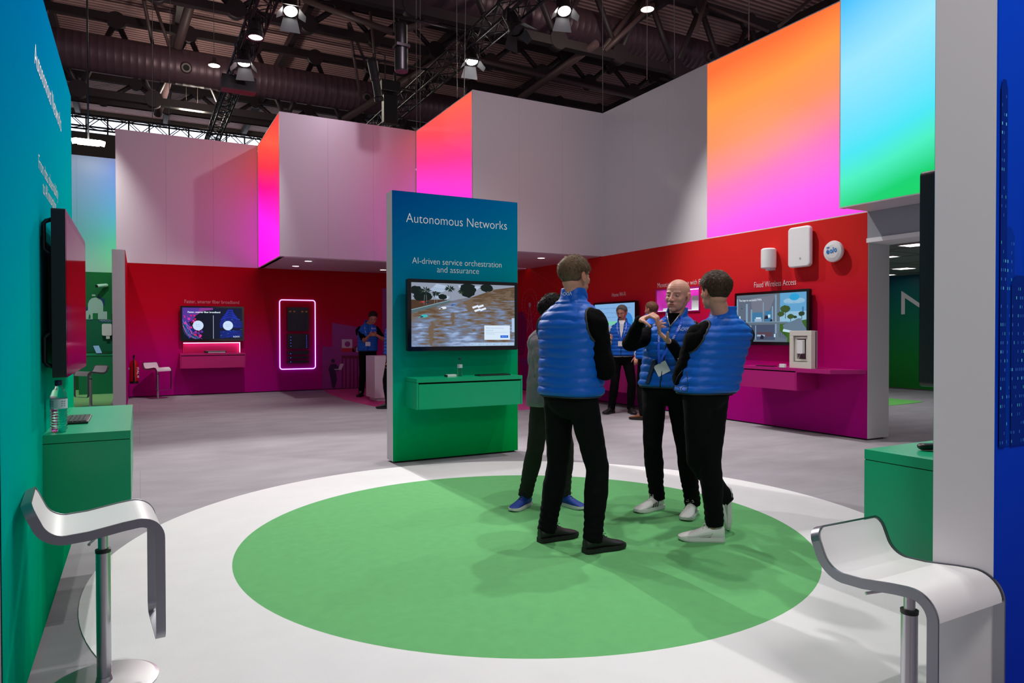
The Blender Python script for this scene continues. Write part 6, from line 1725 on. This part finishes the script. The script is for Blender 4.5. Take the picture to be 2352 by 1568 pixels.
b = MB(); logo(b, frame_at(I['N'] + I['up'] * .030 - I['f'] * .088 * I['s'] - I['r'] * .02, I['r'], I['up']), .085, m_letter); b.build('collar_logo', None, I['root'], root=I['RT'])

# --- the man in the grey blazer
I = person('dark-haired man in a grey blazer and blue trainers half hidden behind the centre man', 1.74, (2.88, 4.77), 152, (2.90, 4.77, .90), (2.92, 4.76, 1.44), dp(1272, 716, 5.45), 128,
    dict(R=dict(a=(2.735, 4.84, .11), k=(2.7, 4.6, .45), faz=240), L=dict(a=(3.02, 4.72, .11), k=(3.1, 4.5, .45), faz=165)),
    dict(R=dict(w=(2.99, 4.56, 1.16), e=(2.60, 4.70, 1.0)), L=dict(w=(2.86, 4.55, 1.20), e=(3.15, 4.6, 1.0))),
    m_tweed, None, m_olive, (m_shoeb, m_solew, m_lacek), skin=(150, 98, 72), hairc=(22, 18, 18), hair_kw=dict(thick=.020, L=.045, n=1300, seed=8, lift=.7), voxel=.006, seed=2, jacket=True)
b = MB(); prof = [(-.16, .190, .140, 0), (-.12, .205, .150, 0), (.1, .205, .150, 0), (.4, .195, .146, 0), (.6, .205, .148, -.004), (.76, .212, .145, -.01), (.86, .202, .132, -.012), (.925, .170, .112, -.012), (.965, .125, .094, -.008), (1.0, .088, .082, 0)]
rows = torso_rings(I['P'], I['N'], I['r'], I['f'], I['s'], prof, 60, wr=.012, seed=5); b.grid(rows, m_tweed, caps=False); b.build('blazer', None, I['root'], root=I['RT'])
b = MB()
for q in (-1, 1): b.tube([I['N'] - I['f'] * .085 * I['s'] + I['up'] * .03, I['N'] + I['r'] * q * .082 * I['s'] + I['up'] * .015, I['N'] + I['f'] * .12 + I['r'] * q * .05 - I['up'] * .09, I['N'] + I['f'] * .155 + I['r'] * q * .01 - I['up'] * .22], [.012, .014, .018, .006], m_tweed, 8)
b.build('lapel', None, I['root'], root=I['RT'])

# --- the bald man talking with raised hands
Er, Wr = dp(1447, 790, 5.28), dp(1469, 738, 5.08)
El, Wl = dp(1602, 850, 5.25), dp(1541, 790, 5.03)
I = person('bald man in a blue quilted vest gesturing with both hands, lanyard round his neck', 1.86, (3.65, 4.19), 238, (3.64, 4.20, .975), (3.70, 4.15, 1.52), dp(1556, 681, 5.38), 246,
    dict(R=dict(a=(3.605, 4.27, .11), k=(3.3, 4.1, .5), faz=262), L=dict(a=(3.735, 4.01, .10), k=(3.5, 3.8, .5), faz=236)),
    dict(R=dict(w=Wr, e=Er, hd=dp(1502, 722, 4.98) - Wr, hn=V((0, 0, -1)) + azv(28) * .5, side=-1, hs=1.1, curl=(44, 48, 50, 52), thumb=34, spread=8),
         L=dict(w=Wl, e=El, hd=dp(1500, 752, 4.98) - Wl, hn=V((0, 0, 1)) + azv(208) * .35, side=-1, hs=1.1, curl=(24, 30, 42, 50), thumb=12, spread=9)),
    m_knit, m_vest, m_trou, (m_shoew, m_solew, m_lacew, 'stripes'), skin=(196, 142, 122), voxel=.0042, seed=3, hroll=-3, head_s=1.09, stubble=.22, brow=(.30, .20, .15))
b = MB(); b.face([vest_pt(I, 1.05, -.05, -.006), vest_pt(I, .86, 0, .012), vest_pt(I, 1.05, .05, -.006)], m_knit); b.build('open_collar', None, I['root'], root=I['RT'])
b = MB()
for q in (-1, 1): b.tube([vest_pt(I, 1.05, q * .052, .002), vest_pt(I, .95, q * .030, .012), vest_pt(I, .86, 0, .014)], .004, m_alu, 6)
b.build('collar_zip', None, I['root'], root=I['RT'])
zipper(I, .0, .86); lanyard(I, .34, .03, badge_rot=28, bs=1.15); chest_logo(I, .80, -.075, .095)
b = MB(); a = vest_pt(I, .36, .07, .02); b.caps_(a, a + V((0, 0, -.16)) + I['r'] * .05, .022, .016, mat('dark_case', (10, 40, 70), .4), flat=(1.3, .5)); b.build('strap_case', None, I['root'], root=I['RT'])

# --- the man on the right with folded arms and crossed legs
El, Wl = dp(1551, 852, 4.52), dp(1600, 872, 4.86)
Wr2 = dp(1604, 832, 4.72)
I = person('brown-haired man in a blue quilted vest on the right, back turned, legs crossed', 1.86, (3.42, 3.46), 6, dp(1622, 902, 4.64), dp(1661, 728, 4.68) , dp(1641, 671, 4.64), 2,
    dict(L=dict(a=dp(1662, 1140, 4.86), k=dp(1500, 1060, 4.5), bend=.018, f=V((.02, .03, -1)), u=-azr(35), heel=dp(1679, 1122, 4.86)), R=dict(a=dp(1641, 1195, 4.62), k=dp(1600, 1070, 4.4), faz=-55)),
    dict(L=dict(w=Wl, e=El, hd=azr(40), hn=azv(208)), R=dict(w=Wr2, e=dp(1720, 850, 4.8), hd=dp(1572, 832, 4.58) - Wr2, hn=azv(35) + V((0, 0, .2)), side=1, curl=(34, 38, 42, 46), thumb=20, spread=3)),
    m_knit, m_vest, m_trou, (m_shoew, m_solew, m_lacew, 'swoosh'), skin=(192, 138, 118), hairc=(60, 44, 34), hair_kw=dict(thick=.020, L=.04, n=1800, seed=5, lift=.35), voxel=.0055, seed=7, hroll=0, paz=-12)
g0 = empty('eyeglasses', dp(1563, 868, 4.5)); tag(g0, 'black folded eyeglasses dangling from the hand of the man on the right', 'glasses')
G = g0.location.copy(); b = MB()
for q in (-1, 1): b.tube([V((0, 0, -.07)) + azr(45) * (q * .026 + .02 * cos(2 * pi * k / 16)) + V((0, 0, .015 * sin(2 * pi * k / 16))) + azv(45) * .0 for k in range(16)], .002, m_black, 6, closed=True)
for q in (-1, 1): b.tube([azr(45) * q * .048 + V((0, 0, -.066)), azr(45) * (q * .03 + .012) + V((0, 0, .01)), azr(45) * (.022 + q * .01) + V((0, 0, .05))], .0018, m_black, 6)
b.build('frame', None, g0)

# --- the man further back under the Home Wi-Fi sign
I = person('grey-haired man with moustache, lanyard and blue vest standing before the Home Wi-Fi screen', 1.93, (7.36, 9.67), 222, (7.37, 9.66, 1.0), (7.38, 9.65, 1.575), dp(1428, 719, 12.0), 240,
    dict(R=dict(a=(7.23, 9.76, .10), k=(7.1, 9.4, .5), faz=250), L=dict(a=(7.52, 9.60, .10), k=(7.5, 9.3, .5), faz=200)),
    dict(R=dict(w=dp(1398, 785, 11.75), e=dp(1392, 800, 12.1)), L=dict(w=dp(1462, 818, 11.85), e=dp(1468, 800, 12.2))),
    m_shirtw, m_vest, m_trou, (m_shoek, m_solek, m_lacek), skin=(190, 136, 112), hairc=(96, 92, 90), hair_kw=dict(thick=.014, n=500, seed=4), hp=14, voxel=.008, seed=4, stubble=.3)
b = MB(); b.face([vest_pt(I, 1.06, -.055, -.004), vest_pt(I, .95, -.036, .020), vest_pt(I, .72, -.026, .022), vest_pt(I, .52, 0, .022), vest_pt(I, .72, .026, .022), vest_pt(I, .95, .036, .020), vest_pt(I, 1.06, .055, -.004)], m_shirtw); b.build('shirt_front', None, I['root'], root=I['RT'])
zipper(I, 0, .5); lanyard(I, .44, 0, bs=1.15); glasses_on(I)
b = MB(); X, hs = I['X'], I['hs']; b.tube([X @ (V(p) * hs) for p in ((-.026, .086, -.060), (-.012, .098, -.050), (0, .100, -.048), (.012, .098, -.050), (.026, .086, -.060))], [.004 * hs, .007 * hs, .006 * hs, .007 * hs, .004 * hs], mat('moustache_grey', (60, 54, 52), .8), 8); b.build('moustache', None, I['root'], root=I['RT'])

# --- the person mostly hidden behind the bald man
person('person in blue vest and black shirt seen from behind, mostly hidden by the bald man', 1.90, (7.19, 8.74), 350, (7.20, 8.74, .98), (7.21, 8.73, 1.61), dp(1495, 712, 11.1), 345,
    dict(R=dict(a=(7.26, 8.68, .10), k=(7.3, 9.0, .5), faz=0), L=dict(a=(7.10, 8.74, .10), k=(7.1, 9.0, .5), faz=330)),
    dict(L=dict(w=dp(1500, 775, 11.3), e=dp(1470, 790, 11.0)), R=dict(w=dp(1520, 790, 11.4), e=dp(1530, 800, 11.1))),
    m_knit, m_vest, m_trou, (mat('brown_shoe', (110, 60, 30), .5), m_solek, m_lacek), hairc=(92, 62, 48), hair_kw=dict(thick=.012, n=400, seed=6), sleeve='short', voxel=.009, seed=9)

# --- the man looking at his phone by the white desk
ph = dp(857, 768, 15.0)
I = person('man with glasses looking down at a phone beside the white desk', 1.92, (4.47, 15.06), 196, (4.47, 15.06, 1.0), (4.49, 15.05, 1.61), dp(857, 730, 15.2), 196,
    dict(R=dict(a=(4.33, 15.06, .10), k=(4.3, 14.7, .5), faz=215), L=dict(a=(4.62, 15.02, .10), k=(4.6, 14.7, .5), faz=180)),
    dict(R=dict(w=ph + azr(17) * -.075 + V((0, 0, -.02)), e=dp(830, 785, 15.3), hd=azr(17) + V((0, 0, .25)), hn=azv(17) * -1 + V((0, 0, .6)), curl=(38, 42, 44, 48)), L=dict(w=ph + azr(17) * .075 + V((0, 0, -.02)), e=dp(886, 785, 15.3), hd=azr(17) * -1 + V((0, 0, .25)), hn=azv(17) * -1 + V((0, 0, .6)), curl=(38, 42, 44, 48))),
    m_knit, m_vest, m_trou, (m_shoek, m_solek, m_lacew), skin=(176, 122, 98), hairc=(40, 30, 28), hair_kw=dict(thick=.02, n=600, seed=12, lift=.5), hp=30, sleeve='short', voxel=.008, seed=12)
zipper(I, 0, .95); lanyard(I, .34, 0, bs=1.2); chest_logo(I, .80, -.07, .1); glasses_on(I)
b = MB(); b.box((-.13, -.02, 0), (.13, .0, .035)); o = b.build('belt', m_black, I['root']); o.location = (0, -.115, 1.02)
po = empty('mobile_phone', ph); tag(po, 'black phone held in both hands by the man beside the desk', 'phone'); b = MB(); b.box((-.036, -.075, -.004), (.036, .075, .004), m_black, M.Rotation(R(-17), 4, 'Z') @ M.Rotation(R(40), 4, 'X')); b.build('case', None, po)

# --- the person cut off by the kiosk edge
person('person in black sleeves and blue vest cut off by the middle kiosk edge', 1.92, (4.17, 12.40), -62, (4.17, 12.40, 1.0), (4.19, 12.40, 1.60), (4.22, 12.40, 1.77), -40,
    dict(L=dict(a=(4.07, 12.36, .10), k=(3.9, 12.5, .5), faz=-60), R=dict(a=(4.20, 12.55, .10), k=(4.0, 12.6, .5), faz=-50)),
    dict(L=dict(w=(4.06, 12.30, .92), e=(4.17, 12.2, 1.2), hd=(0, 0, -1), hn=(-.5, .5, 0)), R=dict(w=(4.22, 12.62, .95), e=(4.35, 12.6, 1.2), hd=(0, 0, -1))),
    m_knit, m_vest, m_trou, (m_shoek, m_solek, m_lacek), hairc=(50, 40, 34), hair_kw=dict(n=300), voxel=.009, seed=14)
